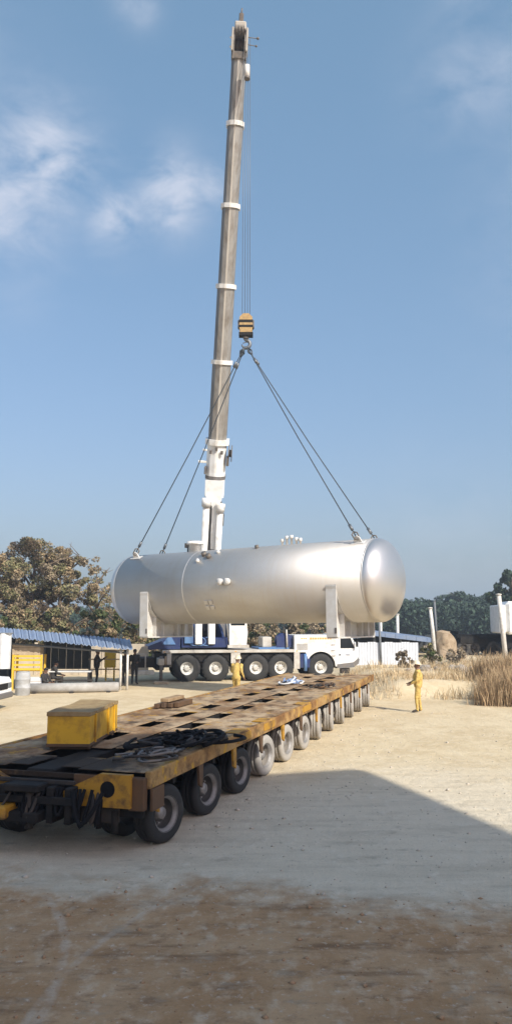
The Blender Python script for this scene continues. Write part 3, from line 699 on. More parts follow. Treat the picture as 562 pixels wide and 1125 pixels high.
# ------------------------------------------------------------------ hook block and slings
HB = at(270, 381, 36.2)
hk = thing('hook_block', 'yellow and black striped hook block above the silver tank', 'hook block', HB)
zt_, zb_ = HOOK.z-HB.z, at(270,369,36.2).z-HB.z
hgt = zt_-zb_
for s_ in (-1, 1): MB().prism([(-.26,zb_),(.26,zb_),(.31,zb_+hgt*.35),(.30,zt_-.12),(.13,zt_+.05),(-.13,zt_+.05),(-.30,zt_-.12),(-.31,zb_+hgt*.35)], 'y', s_*.18-.02, s_*.18+.02).build('cheek_plate', 'hook_yellow', hk)
for x in (-.2, .2):
    MB().lathe([(.24,-.05),(.24,-.03),(.19,0),(.24,.03),(.24,.05)], 18, 'y', (x*.4,.08 if x > 0 else -.08,zt_-.32)).build('sheave', 'dark_fitting', hk)
for z0, z1 in ((zb_-.03, zb_+.12), (zb_+hgt*.36, zb_+hgt*.48), (zb_+hgt*.60, zb_+hgt*.74)): MB().box(-.33,.33,-.205,.205,z0,z1).build('black_band', 'black_paint_and_shade', hk)
for x in (-.33,.33): MB().cbox(x-.05,x+.05,-.16,.16,zb_+hgt*.38,zb_+hgt*.72,.01).build('side_weight', 'dark_fitting', hk)
MB().tube([(0,0,zb_),(0,0,zb_-.16)], .13, 12).build('swivel', 'chassis_grey', hk)
hp = [(0,0,zb_-.1),(0,0,zb_-.22)]+[(.19*math.sin(t)+.0,0,zb_-.40+.19*math.cos(t)) for t in np.linspace(.2,4.6,14)]
MB().tube(hp, [.08,.09]+[.085]*10+[.06,.05,.04,.03], 10).build('hook', 'rope_steel', hk)
MB().tube([(.12,0,zb_-.28),(-.15,0,zb_-.36)], .02, 6).build('safety_latch', 'chassis_grey', hk)
hz = HB + Vector((0,0,zb_-.56))
names = ['dark wire sling from the hook to the near lug at the tank\'s left end', 'dark wire sling from the hook to the far lug at the tank\'s left end',
         'dark wire sling from the hook to the near lug at the tank\'s right end', 'dark wire sling from the hook to the far lug at the tank\'s right end']
for i, lg in enumerate(LUGS):
    r0 = hz + Vector(((-.07 if i < 2 else .07), (-.06 if i % 2 == 0 else .06), 0)); d = (lg-r0).normalized(); ln = (lg-r0).length
    t = thing('sling', names[i], 'sling', lg, 0, 'slings between hook and tank')
    A = r0-lg
    MB().tube([A, A-A*(.02)-Vector((0,0,.03)), A*.5-Vector((0,0,.10)), Vector((0,0,0))], .025, 7).build('wire_rope', 'sling_dark', t)
    for f_, rr in ((.93,.065),(.06,.065)): MB().tube([A*f_, A*(f_-.025)], rr, 8).build('ferrule', 'rope_steel', t)
    nd = d.cross(Vector((0,1,0))).normalized()
    MB().tube([-d*.30+nd*.0, -d*.22+nd*.11, d*.02+nd*.10, d*.10, d*.02-nd*.10, -d*.22-nd*.11, -d*.30], .03, 7).build('shackle', 'dark_fitting', t)
    MB().tube([A+d*.05, A+d*.25+nd*.09, A+d*.5, A+d*.25-nd*.09, A+d*.05], .03, 7).build('rope_eye', 'sling_dark', t)

# ------------------------------------------------------------------ modular trailer
TRZ = R_(-16.5); TO = Vector((-1.35, 12.3, 0)); PT = 1.76
tr_ = thing('modular_trailer', 'long rusty yellow heavy haul platform trailer with twelve rows of wheels', 'trailer', TO, TRZ)
TRI = root_matrix(TO, TRZ)
XR, XL, DZ = .15, -3.30, 1.12
N_AX = 12
def gap(k): return .0
def yk(k): return PT*k
# deck: outer panels, spine, cross plates between the slots
def piece(x0,x1,y0,y1,z0,z1,name,m,b=.008,par=tr_): return MB().cbox(x0,x1,y0,y1,z0,z1,b).build(name, m, par)
rs = random.Random(5)
src = {}
def deck_piece(key, w, l, h, x, y, z, m):
    if (key, m) not in src:
        src[(key, m)] = MB().cbox(-w/2,w/2,-l/2,l/2,-h,0,.010).build('deck_plate', m, tr_, (x,y,z)); return src[(key,m)]
    return link_copy(src[(key,m)], tr_, (x,y,z), (rs.uniform(-.004,.004), rs.uniform(-.004,.004), 0))
SL0, SL1 = .10, 1.05           # slot from axle line + SL0 .. SL1
for k in range(N_AX):
    y = yk(k); y0 = y-.84
    for (xa, xb) in ((XR-.10, -.98), (-2.17, XL+.10)):
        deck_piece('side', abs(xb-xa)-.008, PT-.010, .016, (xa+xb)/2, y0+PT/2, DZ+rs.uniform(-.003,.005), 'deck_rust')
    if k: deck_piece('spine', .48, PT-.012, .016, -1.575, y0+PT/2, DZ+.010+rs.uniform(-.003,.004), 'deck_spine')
    for xc in (-1.155, -1.995):
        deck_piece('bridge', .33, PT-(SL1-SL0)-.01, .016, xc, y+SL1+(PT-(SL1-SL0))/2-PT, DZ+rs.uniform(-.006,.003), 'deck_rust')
YA, YB = -.84, yk(11)+.95
mod = [(YA, yk(5)+.90), (yk(5)+.94, YB)]
for ya, yb in mod:
    piece(-1.80,-1.35,ya,yb,.50,1.09,'spine_beam','black_paint_and_shade',.02)  # black tone stands in for shade inside the deck slots
    piece(XR-.09,XR,ya,yb,.90,1.135,'edge_beam','edge_rust',.012)
    piece(XL,XL+.09,ya,yb,.90,1.135,'edge_beam','edge_rust',.012)
for k in range(N_AX):
    for dy in (-.25, .25):
        piece(XL+.09,-1.81,yk(k)+dy-.05,yk(k)+dy+.05,.78,1.06,'cross_beam','black_paint_and_shade'); piece(-1.34,XR-.09,yk(k)+dy-.05,yk(k)+dy+.05,.78,1.06,'cross_beam','black_paint_and_shade')  # black here is painted shade below the slots
# yellow worn paint patches are separate welded doubler plates on the edge
for k in (2, 3, 5):
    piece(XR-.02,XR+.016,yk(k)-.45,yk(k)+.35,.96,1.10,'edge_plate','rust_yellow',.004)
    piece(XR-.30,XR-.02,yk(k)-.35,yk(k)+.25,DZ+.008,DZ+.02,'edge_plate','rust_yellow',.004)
# hanging brackets beside the wheels
for k in range(N_AX):
    MB().prism([(yk(k)-.66,.90),(yk(k)-.46,.90),(yk(k)-.46,.52),(yk(k)-.60,.58)], 'x', XR-.06, XR-.02).build('side_bracket', 'rust_brown' if k % 2 else 'rust_yellow', tr_)
    MB().prism([(yk(k)-.66,.90),(yk(k)-.46,.90),(yk(k)-.46,.52),(yk(k)-.60,.58)], 'x', XL+.02, XL+.06).build('side_bracket', 'rust_brown', tr_)
# bogies with steered wheels
steer = [-18,-15,-12,-10,-7,-4,8,9,9.5,10,10.5,11]
wsrc = {}
for k in range(N_AX):
    for xc in (-.42, -2.73):
        bg = bpy.data.objects.new('bogie', None); COL.objects.link(bg); bg.parent = tr_; bg.location = (xc, yk(k), 0)
        T = Matrix.Translation((xc, yk(k), 0)); bg.empty_display_size = .2
        bg.rotation_euler = (0, 0, R_(steer[k]))
        MB().lathe([(.26,.88),(.26,1.03)], 18).build('turntable', 'dark_steel', bg)
        MB().prism([(-.16,.90),(.16,.90),(.34,.5),(.30,.36),(.16,.36),(.10,.62),(-.14,.7)], 'x', -.09, .09).build('swing_arm', 'rust_brown', bg)
        MB().tube([(-.30,.06,.41),(.30,.06,.41)], .075, 10).build('axle', 'dark_steel', bg)
        MB().tube([(0,-.2,.9),(0,.22,.5)], .06, 8).build('suspension_ram', 'hose_grey', bg)
        for s_ in (-1, 1):
            key = 'near' if k < 3 else 'far'  # shade put into colour: first three rows darker, the rest dusty and lit
            loc = (s_*.36, .06, .415); rot = (0, 0, math.pi/2 if s_ > 0 else -math.pi/2)
            if key not in wsrc:
                # a wheel is one part with its tyre and rim as one mesh each kind: kept to two levels under the bogie
                r, w = .415, .31
                ty = MB().lathe([(r*.60,-w*.46),(r*.80,-w*.5),(r*.93,-w*.47),(r,-w*.36),(r,-w*.14),(r*.975,-w*.13),(r*.975,-w*.09),(r,-w*.08),(r,w*.08),(r*.975,w*.09),(r*.975,w*.13),(r,w*.14),(r,w*.36),(r*.93,w*.47),(r*.6,w*.46)], 28, 'y', caps=False)
                ty.lathe([(r*.63,-w*.48),(r*.60,-w*.42),(r*.53,-w*.38),(r*.51,-w*.26)], 24, 'y', mi=1, caps=False)
                ty.lathe([(r*.51,-w*.26),(r*.49,w*.10),(r*.42,w*.16),(r*.27,w*.08)], 24, 'y', mi=2, caps=False)
                ty.lathe([(r*.27,w*.08),(r*.22,-w*.14),(r*.19,-w*.24),(.001,-w*.25)], 20, 'y', mi=3, caps=False)
                for j in range(8):
                    Tj = Matrix.Rotation(2*math.pi*j/8, 4, 'Y'); ty.box(-.016,.016,-w*.02,w*.12,r*.31,r*.37,3,T=Tj)
                ty.lathe([(.001,w*.2),(r*.6,w*.2),(r*.6,w*.46)], 20, 'y', mi=2, caps=False)
                wsrc[key] = ty.build('wheel', ['tyre_black' if key == 'near' else 'rubber_dusty_lit', 'rim_grey', 'rim_shaded' if key == 'near' else 'rim_dusty_lit', 'rim_hub'], bg, loc, rot)
            else: link_copy(wsrc[key], bg, loc, rot)
# front end: bulkhead, coupling plates, gussets, hoses; black parts carry painted shade
piece(XL+.10,XR-.12,YA+.02,YA+.12,.50,.98,'front_bulkhead','black_paint_and_shade',.01)
def gusset(poly, y0, y1, hole):
    o = MB().prism(poly, 'y', y0, y1).build('gusset_plate', 'rust_yellow', tr_)
    MB().lathe([(.11,y0-.006),(.11,y0-.001)], 16, 'y', (hole[0],0,hole[1])).build('hole_dark_disc', 'hose_black', o)  # black disc stands in for the dark inside of a hole
gusset([(-1.10,.66),(-.08,.66),(-.08,1.10),(-.55,1.10),(-.95,.92),(-1.10,.84)], YA-.16, YA-.06, (-.42,.90))
gusset([(-3.15,.76),(-1.95,.80),(-1.85,.90),(-2.1,1.00),(-2.3,1.10),(-3.15,1.10)], YA-.16, YA-.06, (-2.85,.9))
piece(-1.0,-.1,YA-.06,YA+.02,.70,1.06,'gusset_backing','rust_brown')
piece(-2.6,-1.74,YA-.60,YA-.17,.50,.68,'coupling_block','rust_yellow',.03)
piece(-1.86,-1.30,YA-.50,YA+.0,.46,.60,'coupling_tongue','black_paint_and_shade',.02)
piece(-1.86,-1.30,YA-.50,YA+.0,.86,.96,'coupling_tongue','black_paint_and_shade',.02)
MB().tube([(-1.50,YA-.36,.36),(-1.50,YA-.36,.92)], .06, 12).build('coupling_pin', 'dark_steel', tr_)
piece(-2.6,-.9,YA-.20,YA-.165,.93,.99,'front_pipe_tray','dark_steel',.01)
piece(-2.75,-.65,YA-.03,YA+.01,.985,1.06,'front_lip','edge_rust',.008)
for x0 in (-2.35,-1.95,-1.2,-.92): piece(x0-.05,x0+.05,YA-.36,YA-.02,.44,.92,'coupling_plate','black_paint_and_shade',.01)
piece(-2.5,-.8,YA-.40,YA-.34,.70,.80,'coupling_bar','black_paint_and_shade',.01)
rh = random.Random(3)
for i in range(26):
    x0 = rh.uniform(-2.6,-.5); x1 = x0+rh.uniform(-.5,.5); dz = rh.uniform(.25,.5); y0 = YA-rh.uniform(.03,.42)
    pts = [(x0+(x1-x0)*t, y0-.16*math.sin(math.pi*t)-.02, .90-dz*math.sin(math.pi*t)+rh.uniform(-.01,.01)) for t in np.linspace(0,1,9)]
    MB().tube(pts, rh.choice([.018,.024,.03]), 7).build('hydraulic_hose', 'dark_steel' if i % 5 == 0 else 'hose_black', tr_)
piece(-.95,-.3,YA-.05,YA+.01,.42,.64,'valve_block','dark_steel',.02)
MB().tube([(-.35,YA-.05,.60),(-.35,YA-.05,.30)], .05, 8).build('air_bottle', 'black_paint_and_shade', tr_); MB().tube([(-.6,YA-.05,.55),(-.6,YA-.05,.35)], .04, 8).build('air_bottle', 'black_paint_and_shade', tr_)
# near right corner: stowage and light box
piece(-.14,.10,YA-.10,YA+.02,.62,1.06,'corner_post','rust_brown',.015)
piece(XR-.02,XR+.03,YA+.02,YA+.42,.60,.90,'corner_flap','rust_brown',.01)

# things on the deck
def on_deck(px, py, z=DZ+.02):
    a = (px-281)/FPX; b = (562.5-py)/FPX
    d = Vector((a, math.cos(PITCH)-b*math.sin(PITCH), math.sin(PITCH)+b*math.cos(PITCH)))
    return Vector((0,0,CAM_H)) + d*((z-CAM_H)/d.z)
bc = on_deck(98, 823); b2 = on_deck(135, 806)
sd = Vector((b2.x-bc.x, b2.y-bc.y, 0)); bl2 = sd.length; byaw = math.atan2(sd.y, sd.x)-math.pi/2+R_(5)
yb = thing('ballast_box', 'yellow steel box with dented brown lid on the trailer deck', 'box', (bc.x, bc.y, DZ+.05), byaw)
W_, H_ = .70, .52; bl2 *= 1.12
shell = MB()
for (a0,a1,c0,c1) in ((-W_,0,0,.03),(-W_,0,bl2-.03,bl2),(-W_,-W_+.03,.03,bl2-.03),(-.03,0,.03,bl2-.03)): shell.cbox(a0,a1,c0,c1,0,H_,.006)
shell.box(-W_+.03,-.03,.03,bl2-.03,0,.03)
shell.build('body', 'box_yellow', yb)
bmx = MB(); nxg, nyg = 5, 9; vs = []
for j in range(nyg):
    for i in range(nxg):
        u, v = i/(nxg-1), j/(nyg-1); sag = .035*math.sin(math.pi*u)*math.sin(math.pi*v)
        vs.append((-W_-.01+u*(W_+.02), -.01+v*(bl2+.02), H_+.03-sag+.012*math.sin(7*v+3*u)))
bmx.add(vs, [(j*nxg+i, j*nxg+i+1, (j+1)*nxg+i+1, (j+1)*nxg+i) for j in range(nyg-1) for i in range(nxg-1)])
low = [(x,y,H_+.004) for x,y,z in vs]; bmx.add(low, [(j*nxg+i, (j+1)*nxg+i, (j+1)*nxg+i+1, j*nxg+i+1) for j in range(nyg-1) for i in range(nxg-1)])
nn = nxg*nyg
per = [i for i in range(nxg)]+[j*nxg+nxg-1 for j in range(1,nyg)]+[(nyg-1)*nxg+i for i in range(nxg-2,-1,-1)]+[j*nxg for j in range(nyg-2,0,-1)]
for q in range(len(per)): a_, b_ = per[q], per[(q+1)%len(per)]; bmx.f.append((a_, b_, b_+nn, a_+nn)); bmx.m.append(0); bmx.sm.append(False)
bmx.build('lid', 'box_lid', yb)
for y in (.35, bl2*.62, bl2*.85): MB().cbox(0,.03,y-.02,y+.02,.03,H_-.02,.006).build('stiffener', 'box_yellow', yb)
for q_ in (.2,.8): MB().tube([(.012,bl2*q_-.06,H_+.0),(.012,bl2*q_+.06,H_+.0)], .016, 8).build('hinge', 'box_lid', yb)
MB().cbox(-W_-.012,.012,-.012,bl2+.012,H_-.035,H_+.003,.004).build('rim_angle', 'box_lid', yb)
MB().cbox(-W_-.01,.01,-.01,bl2+.01,.0,.05,.004).build('base_angle', 'rust_brown', yb)
MB().box(-W_+.02,-.02,.1,.2,-.05,0).build('skid', 'rust_brown', yb); MB().box(-W_+.02,-.02,bl2-.3,bl2-.2,-.05,0).build('skid', 'rust_brown', yb)
def pile(name, label, cat, p, rx, ry, hgt_, n, rad, mats, seed, group=None, rz=0):
    t = thing(name, label, cat, p, rz, group); r = random.Random(seed)
    for i in range(n):
        cx, cy = r.gauss(0,.45)*rx, r.gauss(0,.45)*ry; lr = r.uniform(.25,.6); pts = []
        zz = max(rad, hgt_*(1-min(1,math.hypot(cx/rx,cy/ry)))*r.uniform(.3,1)+rad); ph = r.uniform(0,6.28); sp = r.uniform(3,6.2)
        for a in np.linspace(0, sp, 12):
            pts.append((cx+rx*lr*math.cos(a+ph)+r.gauss(0,.015), cy+ry*lr*math.sin(a+ph)+r.gauss(0,.015), zz*(.55+.45*math.sin(a*1.7+ph))+rad))
        MB().tube(pts, rad*r.uniform(.8,1.2), 6).build('coil', mats[i % len(mats)], t)
    return t
pile('hose_pile', 'heap of black cables and hoses lying on the trailer deck edge', 'hose pile', on_deck(200,818), .62, .95, .22, 24, .028, ['hose_black','hose_black','dark_steel'], 4, rz=TRZ)
pile('chain_pile', 'low heap of dark grey chains beside the black hoses near the deck front', 'chain pile', on_deck(168,831), .40, .55, .10, 16, .02, ['dark_steel','chassis_grey'], 9, rz=TRZ)
pile('rope_bundle', 'small bundle of pale blue rope on the far deck of the trailer', 'rope bundle', on_deck(318,751), .42, .5, .22, 16, .026, ['tarp_blue','tarp_blue','cloth_white'], 6)
pile('chain_coil', 'small dark coil of chain on the far deck near the trailer edge', 'chain coil', on_deck(357,755), .34, .5, .12, 14, .026, ['dark_steel','rust_brown'], 12)
tp = on_deck(190,775)
tm = thing('timber_stack', 'low brown stack of dunnage timbers on the deck\'s far left edge', 'timber stack', tp, TRZ)
for i in range(4): MB().cbox(-.2+i*.13,-.09+i*.13,-.7+.1*i,.8-.08*i,0,.10+.02*(i%2),.01).build('timber', 'rust_brown', tm)
MB().cbox(-.12,.1,-.5,.5,.125,.21,.01).build('timber', 'deck_steel', tm)

# ------------------------------------------------------------------ people
def capsule_tube(mb, a, b, ra, rb, n=10):
    mb.tube([a, b], [ra, rb], n); mb.ball(a, ra, n); mb.ball(b, rb, n)
def person(label, loc, rz, J, mats, hat=None, group=None, name='person', hairm='hair'):
    """J: joints in metres; one continuous remeshed body, fingers added as their own tapered chains."""
    t = thing(name, label, 'person', loc, rz, group)
    V_ = {k: Vector(v) for k, v in J.items()}
    segs = [('pelvis','chest',.155,.175,0),('chest','neckb',.17,.09,0),('neckb','head',.058,.055,1)]
    for s in 'lr':
        segs += [('sh'+s,'chest',.085,.12,0),('sh'+s,'el'+s,.066,.052,0),('el'+s,'wr'+s,.050,.036,0),('hip'+s,'pelvis',.105,.13,0),('hip'+s,'kn'+s,.098,.068,0),('kn'+s,'an'+s,.064,.05,0),('an'+s,'toe'+s,.048,.042,2)]
    mb = MB()
    for a, b, ra, rb, m in segs: capsule_tube(mb, V_[a], V_[b], ra, rb)
    hv = V_['head']; fw = (V_['nose']-hv); fw.normalize(); up = (hv-V_['neckb']).normalized(); sd_ = fw.cross(up)
    mb.ball(hv+up*.055-fw*.012, .103, 14, squash=(.86,.95,1.12)); mb.ball(hv+fw*.03-up*.02, .075, 12, squash=(.82,.9,1.1))
    capsule_tube(mb, hv+fw*.088+up*.03, hv+fw*.108-up*.005, .012, .017, 8)
    for s in (-1, 1): mb.ball(hv+sd_*s*.092+up*.02, .026, 8, squash=(.5,.9,1.2))
    for s in 'lr':
        d = (V_['wr'+s]-V_['el'+s]).normalized(); mb.tube([V_['wr'+s]-d*.01, V_['wr'+s]+d*.09], [.033,.038], 10)
    me_o = mb.build('body', 'skin', t)
    rm = me_o.modifiers.new('r', 'REMESH'); rm.mode = 'VOXEL'; rm.voxel_size = .017
    smo = me_o.modifiers.new('s', 'SMOOTH'); smo.factor = .5; smo.iterations = 5
    dg = bpy.context.evaluated_depsgraph_get(); dg.update()
    me = bpy.data.meshes.new_from_object(me_o.evaluated_get(dg)); me_o.modifiers.clear(); old = me_o.data; me_o.data = me; bpy.data.meshes.remove(old)
    from mathutils import noise as mn                       # cloth creases
    nrm = [v.normal.copy() for v in me.vertices]
    for v, nn_ in zip(me.vertices, nrm):
        if v.co.z < V_['neckb'].z-.02 and v.co.z > .1:
            q = Vector((v.co.x*13, v.co.y*13, v.co.z*24)); v.co += nn_*(.011*mn.noise(q)+.006*mn.noise(q*2.3))
    bm = bmesh.new(); bm.from_mesh(me)
    # fingers: four bent chains and a thumb
    fmb = MB()
    for s in 'lr':
        w = V_['wr'+s]; d = (w-V_['el'+s]).normalized(); side = d.cross(fw); 
        if side.length < .2: side = d.cross(up)
        side.normalize(); pn = side.cross(d).normalized()
        k0 = w+d*.085
        for q, (o, l) in enumerate(((-.028,.068),(-.010,.078),(.010,.073),(.027,.058))):
            p0 = k0+side*o; p1 = p0+d*l*.45+pn*.006; p2 = p1+d*l*.35+pn*.022; p3 = p2+d*l*.2+pn*.02
            fmb.tube([p0-d*.02,p0,p1,p2,p3], [.0095,.0095,.009,.008,.006], 7)
        p0 = w+d*.03-side*.03; fmb.tube([p0, p0-side*.025+d*.03+pn*.01, p0-side*.03+d*.06+pn*.025], [.012,.011,.008], 7)
    off = len(bm.verts)
    nv = [bm.verts.new(v) for v in fmb.v]
    for f in fmb.f:
        try: bm.faces.new([nv[i] for i in f])
        except ValueError: pass
    bm.normal_update(); bm.to_mesh(me); bm.free()
    me.materials.clear()
    for m in mats: me.materials.append(M[m])          # clothing, skin, boots
    S = [(V_[a], V_[b], m, ra, rb) for a, b, ra, rb, m in segs]
    hands = [V_['wr'+s] + (V_['wr'+s]-V_['el'+s]).normalized()*.08 for s in 'lr']
    for p in me.polygons:
        c = p.center; best, bm_i = 9, 0
        for a, b, m, ra, rb in S:
            ab = b-a; u = max(0, min(1, (c-a).dot(ab)/ab.length_squared)); dd = (c-(a+ab*u)).length-(ra+(rb-ra)*u)
            if dd < best: best, bm_i = dd, m
        if (c-hv).length < .2 and (c-V_['neckb']).dot(up) > .03: bm_i = 1
        if min((c-h).length for h in hands) < .095: bm_i = 1
        p.material_index = bm_i; p.use_smooth = True
    # eyes, mouth
    ey = MB()
    for s in (-1, 1): ey.ball(hv+fw*.088+sd_*s*.032+up*.04, .011, 8)
    ey.build('eyes', 'hair', t); 
    MB().tube([hv+fw*.098-sd_*.02-up*.035, hv+fw*.106-up*.036, hv+fw*.098+sd_*.02-up*.035], .005, 5).build('mouth', 'boots', t)
    RT = Matrix((( *sd_,0),( *fw,0),( *up,0),(0,0,0,1))).transposed(); RT.translation = hv
    if hat:
        h = MB().lathe([(.165,.085),(.168,.095),(.125,.11),(.118,.15),(.095,.19),(.055,.215),(.001,.222)], 20, T=RT)
        h.build('hard_hat', hat, t)
    else:
        MB().lathe([(.098,.05),(.107,.08),(.10,.12),(.075,.155),(.04,.172),(.001,.178)], 18, T=RT @ Matrix.Translation((0,-.018,0)) @ Matrix.Diagonal((.95,1.05,1,1))).build('hair', hairm, t)
    if 'collar' in J:
        MB().lathe([(.075,-.12),(.085,-.10),(.08,-.075)], 14, T=RT).build('collar', mats[0], t)
    return t
def stand(w=.10, lean=0, armsL=None, armsR=None, step=0.0):
    # faces +y; x right
    J = dict(pelvis=(0,0,.96), chest=(0,lean*.5,1.27), neckb=(0,lean*.8,1.46), head=(0,lean+.01,1.585), nose=(0,lean+.12,1.60), collar=0,
             shl=(-.19,lean*.7,1.40), shr=(.19,lean*.7,1.40), hipl=(-w,0,.92), hipr=(w,0,.92), knl=(-w-.01,.02+step,.50), knr=(w+.01,.03-step,.50),
             anl=(-w-.02,-.02+step*1.2,.085), anr=(w+.02,-.02-step*1.2,.085), toel=(-w-.05,.14+step*1.2,.045), toer=(w+.05,.14-step*1.2,.045))
    J.update(ell=(-.25,-.02,1.13), wrl=(-.26,.07,.89), elr=(.25,-.02,1.13), wrr=(.26,.07,.89))
    if armsL: J['ell'], J['wrl'] = armsL
    if armsR: J['elr'], J['wrr'] = armsR
    del J['collar']; return J
p = at(455, 783, 29.0)
person('worker in yellow coverall and pale sun hat standing on open sand', (5.72, 29.0, tz(5.72,29.0)), R_(80), stand(.09, .0, ((-.25,.04,1.13),(-.17,.24,1.0)), ((.25,.04,1.13),(.17,.25,1.02)), .05),
       ['coverall_yellow','skin','boots'], 'helmet_beige', 'workers in yellow')
person('worker in yellow coverall and pale helmet half hidden behind the trailer deck', (-.80, 33.2, tz(-.8,33.2)), R_(-28), stand(.10, .10, ((-.25,.08,1.14),(-.15,.27,1.05)), ((.27,-.02,1.14),(.30,.10,.92)), .06),
       ['coverall_yellow','skin','boots'], 'helmet_beige', 'workers in yellow')

# ------------------------------------------------------------------ shed on the left
SY = 38.2                                   # front posts
sh = thing('open_shed', 'open sided work shed with a blue corrugated roof on pale posts', 'shed', (0,0,0))
fl, fr_ = at(-60, 692.5, SY-.6), at(143.5, 713.5, SY-.6)           # front eave
bl_, br = at(-60, 684, SY+4), at(140, 702.5, SY+4)
nsh = 24
for i in range(nsh):
    a, b = i/nsh, (i+1)/nsh+.012; s_ = MB(); n = 9; vs = []
    for j in range(n):
        u = a+(b-a)*j/(n-1); wv = .035*math.cos(j*math.pi/2)+ .012*(i % 2)
        f_ = fl.lerp(fr_, u); k2 = bl_.lerp(br, u)
        vs += [f_+Vector((0,0,wv)), k2+Vector((0,0,wv))]
    vs2 = [v-Vector((0,0,.02)) for v in vs]
    fs = [(2*j,2*j+2,2*j+3,2*j+1) for j in range(n-1)]
    s_.add(vs, fs); s_.add(vs2, [tuple(reversed(f)) for f in fs])
    for j in range(n-1): s_.f += [(2*j,2*j+2,2*j+2+2*n,2*j+2*n),(2*j+1,2*j+3,2*j+3+2*n,2*j+1+2*n)]; s_.m += [0,0]; s_.sm += [False]*2
    s_.f += [(0,1,1+2*n,2*n),(2*n-2,2*n-1,4*n-1,4*n-2)]; s_.m += [0,0]; s_.sm += [False]*2
    s_.build('roof_sheet', 'roof_blue', sh)
def post(px, Y, ztop, name='post', m='post_pale', par=sh, r=.055, lean=0):
    g = at(px, 760, Y); z0 = tz(g.x, Y)-.05
    return MB().tube([(g.x, Y, z0), (g.x+lean, Y, ztop)], r, 10).build(name, m, par)
roofz = lambda px: fl.lerp(fr_, (at(px,700,SY).x-fl.x)/(fr_.x-fl.x)).z
for px in (139.5, 132, -30): post(px, SY-.3, roofz(px)-.02)
for px in (98, 47.5, 8): post(px, SY+3.4, roofz(px)+.1, m='post_dark')
e1, e2 = at(-60,700,SY+.0), at(141,717,SY+.0)
MB().tube([e1-Vector((0,0,.05)), e2-Vector((0,0,.02))], .05, 8).build('eave_beam', 'post_dark', sh)
wl0, wl1 = at(47, 740, SY+3.6), at(98, 740, SY+3.6)
npan = 6
for i in range(npan):
    xa = wl0.x+(wl1.x-wl0.x)*i/npan; xb = wl0.x+(wl1.x-wl0.x)*(i+1)/npan-.012
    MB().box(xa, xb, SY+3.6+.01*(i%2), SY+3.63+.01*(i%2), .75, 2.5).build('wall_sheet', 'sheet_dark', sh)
for z in (.75, 1.25, 1.7):
    MB().box(wl1.x, at(141,740,SY+3.4).x, SY+3.35, SY+3.40, z-.03, z+.03).build('rail', 'wood_pale', sh)
a0 = at(-60,740,SY+3.4)
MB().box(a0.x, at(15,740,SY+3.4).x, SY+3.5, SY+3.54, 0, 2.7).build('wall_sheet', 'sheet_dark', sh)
# compound wall behind the shed
cwl = thing('compound_wall', 'low sunlit beige wall behind the blue roofed shed', 'wall', (0,0,0))
x0, x1 = at(-60,740,49).x, at(163,740,49).x
for i in range(9):
    xa = x0+(x1-x0)*i/9; xb = x0+(x1-x0)*(i+1)/9-.02
    MB().cbox(xa, xb, 49, 49.16, -.1, 1.75+.03*(i%3), .015).build('wall_panel', 'plaster_beige', cwl)
    MB().cbox(xa-.1, xa+.1, 48.93, 48.998, -.1, 1.9, .015).build('pier', 'plaster_beige', cwl)
# things in and round the shed
kp = thing('concrete_pipe', 'long pale concrete pipe lying on the ground before the shed', 'pipe', at(28,767,36.3)*Vector((1,1,0)) if False else (at(28,767,36.3).x, 36.3, .22), 0)
x1 = at(131, 762, 37.4)
MB().tube([(0,0,0),(x1.x-kp.location.x, .9, 0)], .22, 16).build('barrel', 'concrete', kp)
for f_ in (.1,.5,.9):
    xx = (x1.x-kp.location.x)*f_; MB().cbox(xx-.08,xx+.08,.9*f_-.32,.9*f_+.32,-.24,-.16,.01).build('bearer', 'dark_steel', kp)
tb = thing('work_table', 'long dark legged table with a pale top under the shed roof', 'table', (at(78,745,39).x, 39, 0))
MB().cbox(-1.0,1.0,-.4,.4,.78,.84,.01).build('tabletop', 'cloth_white', tb)
for x in (-.9,.9):
    for y in (-.33,.33): MB().box(x-.04,x+.04,y-.04,y+.04,0,.78).build('leg', 'dark_steel', tb)
bn = thing('bench', 'low dark bench in the shade below the pale topped table', 'bench', (at(84,753,38.3).x, 38.3, 0))
MB().cbox(-.95,.75,-.18,.18,.40,.46,.01).build('seat', 'dark_steel', bn)
for x in (-.8,.6): MB().box(x-.05,x+.05,-.14,.14,0,.40).build('leg', 'dark_steel', bn)
yr = thing('yellow_stillage', 'yellow steel rack with rails standing at the left under the shed', 'rack', (at(32,740,38.5).x, 38.5, 0))
for z in (.95,1.15,1.38,1.55): MB().box(-.68,.68,-.35,-.30,z-.05,z+.05).build('rail', 'frame_yellow', yr)
for x in (-.66,.66):
    for y in (-.33,.33): MB().box(x-.045,x+.045,y-.045,y+.045,0,1.62).build('post', 'frame_yellow', yr)
MB().box(-.68,.68,-.28,.33,.86,.92).build('shelf', 'frame_yellow', yr)
bx1 = thing('plywood_crate', 'pale plywood crate high on the rack below the shed eave', 'crate', (at(31,716,38.5).x, 38.5, 1.62))
for (q0,q1) in ((0,.16),(.17,.33),(.34,.48)): MB().cbox(-.66,.66,-.3,.3,q0,q1,.008).build('board', 'wood_pale', bx1)
for px, py, w, h, lab in ((38,752,.42,.62,'pale box on the ground in front of the yellow rack'),):
    b_ = thing('carton', lab, 'box', (at(px,py,37.7).x, 37.7, 0)); MB().cbox(-w,w,-.3,.3,0,h,.02).build('body', 'cloth_white', b_); MB().box(-w-.003,w+.003,-.303,.303,h*.72,h*.75).build('strap', 'wood_pale', b_)
ac = thing('plastic_drum', 'grey white plastic drum standing beside the parked white vehicle\'s nose', 'drum', (at(25,760,35.4).x, 35.4, 0))
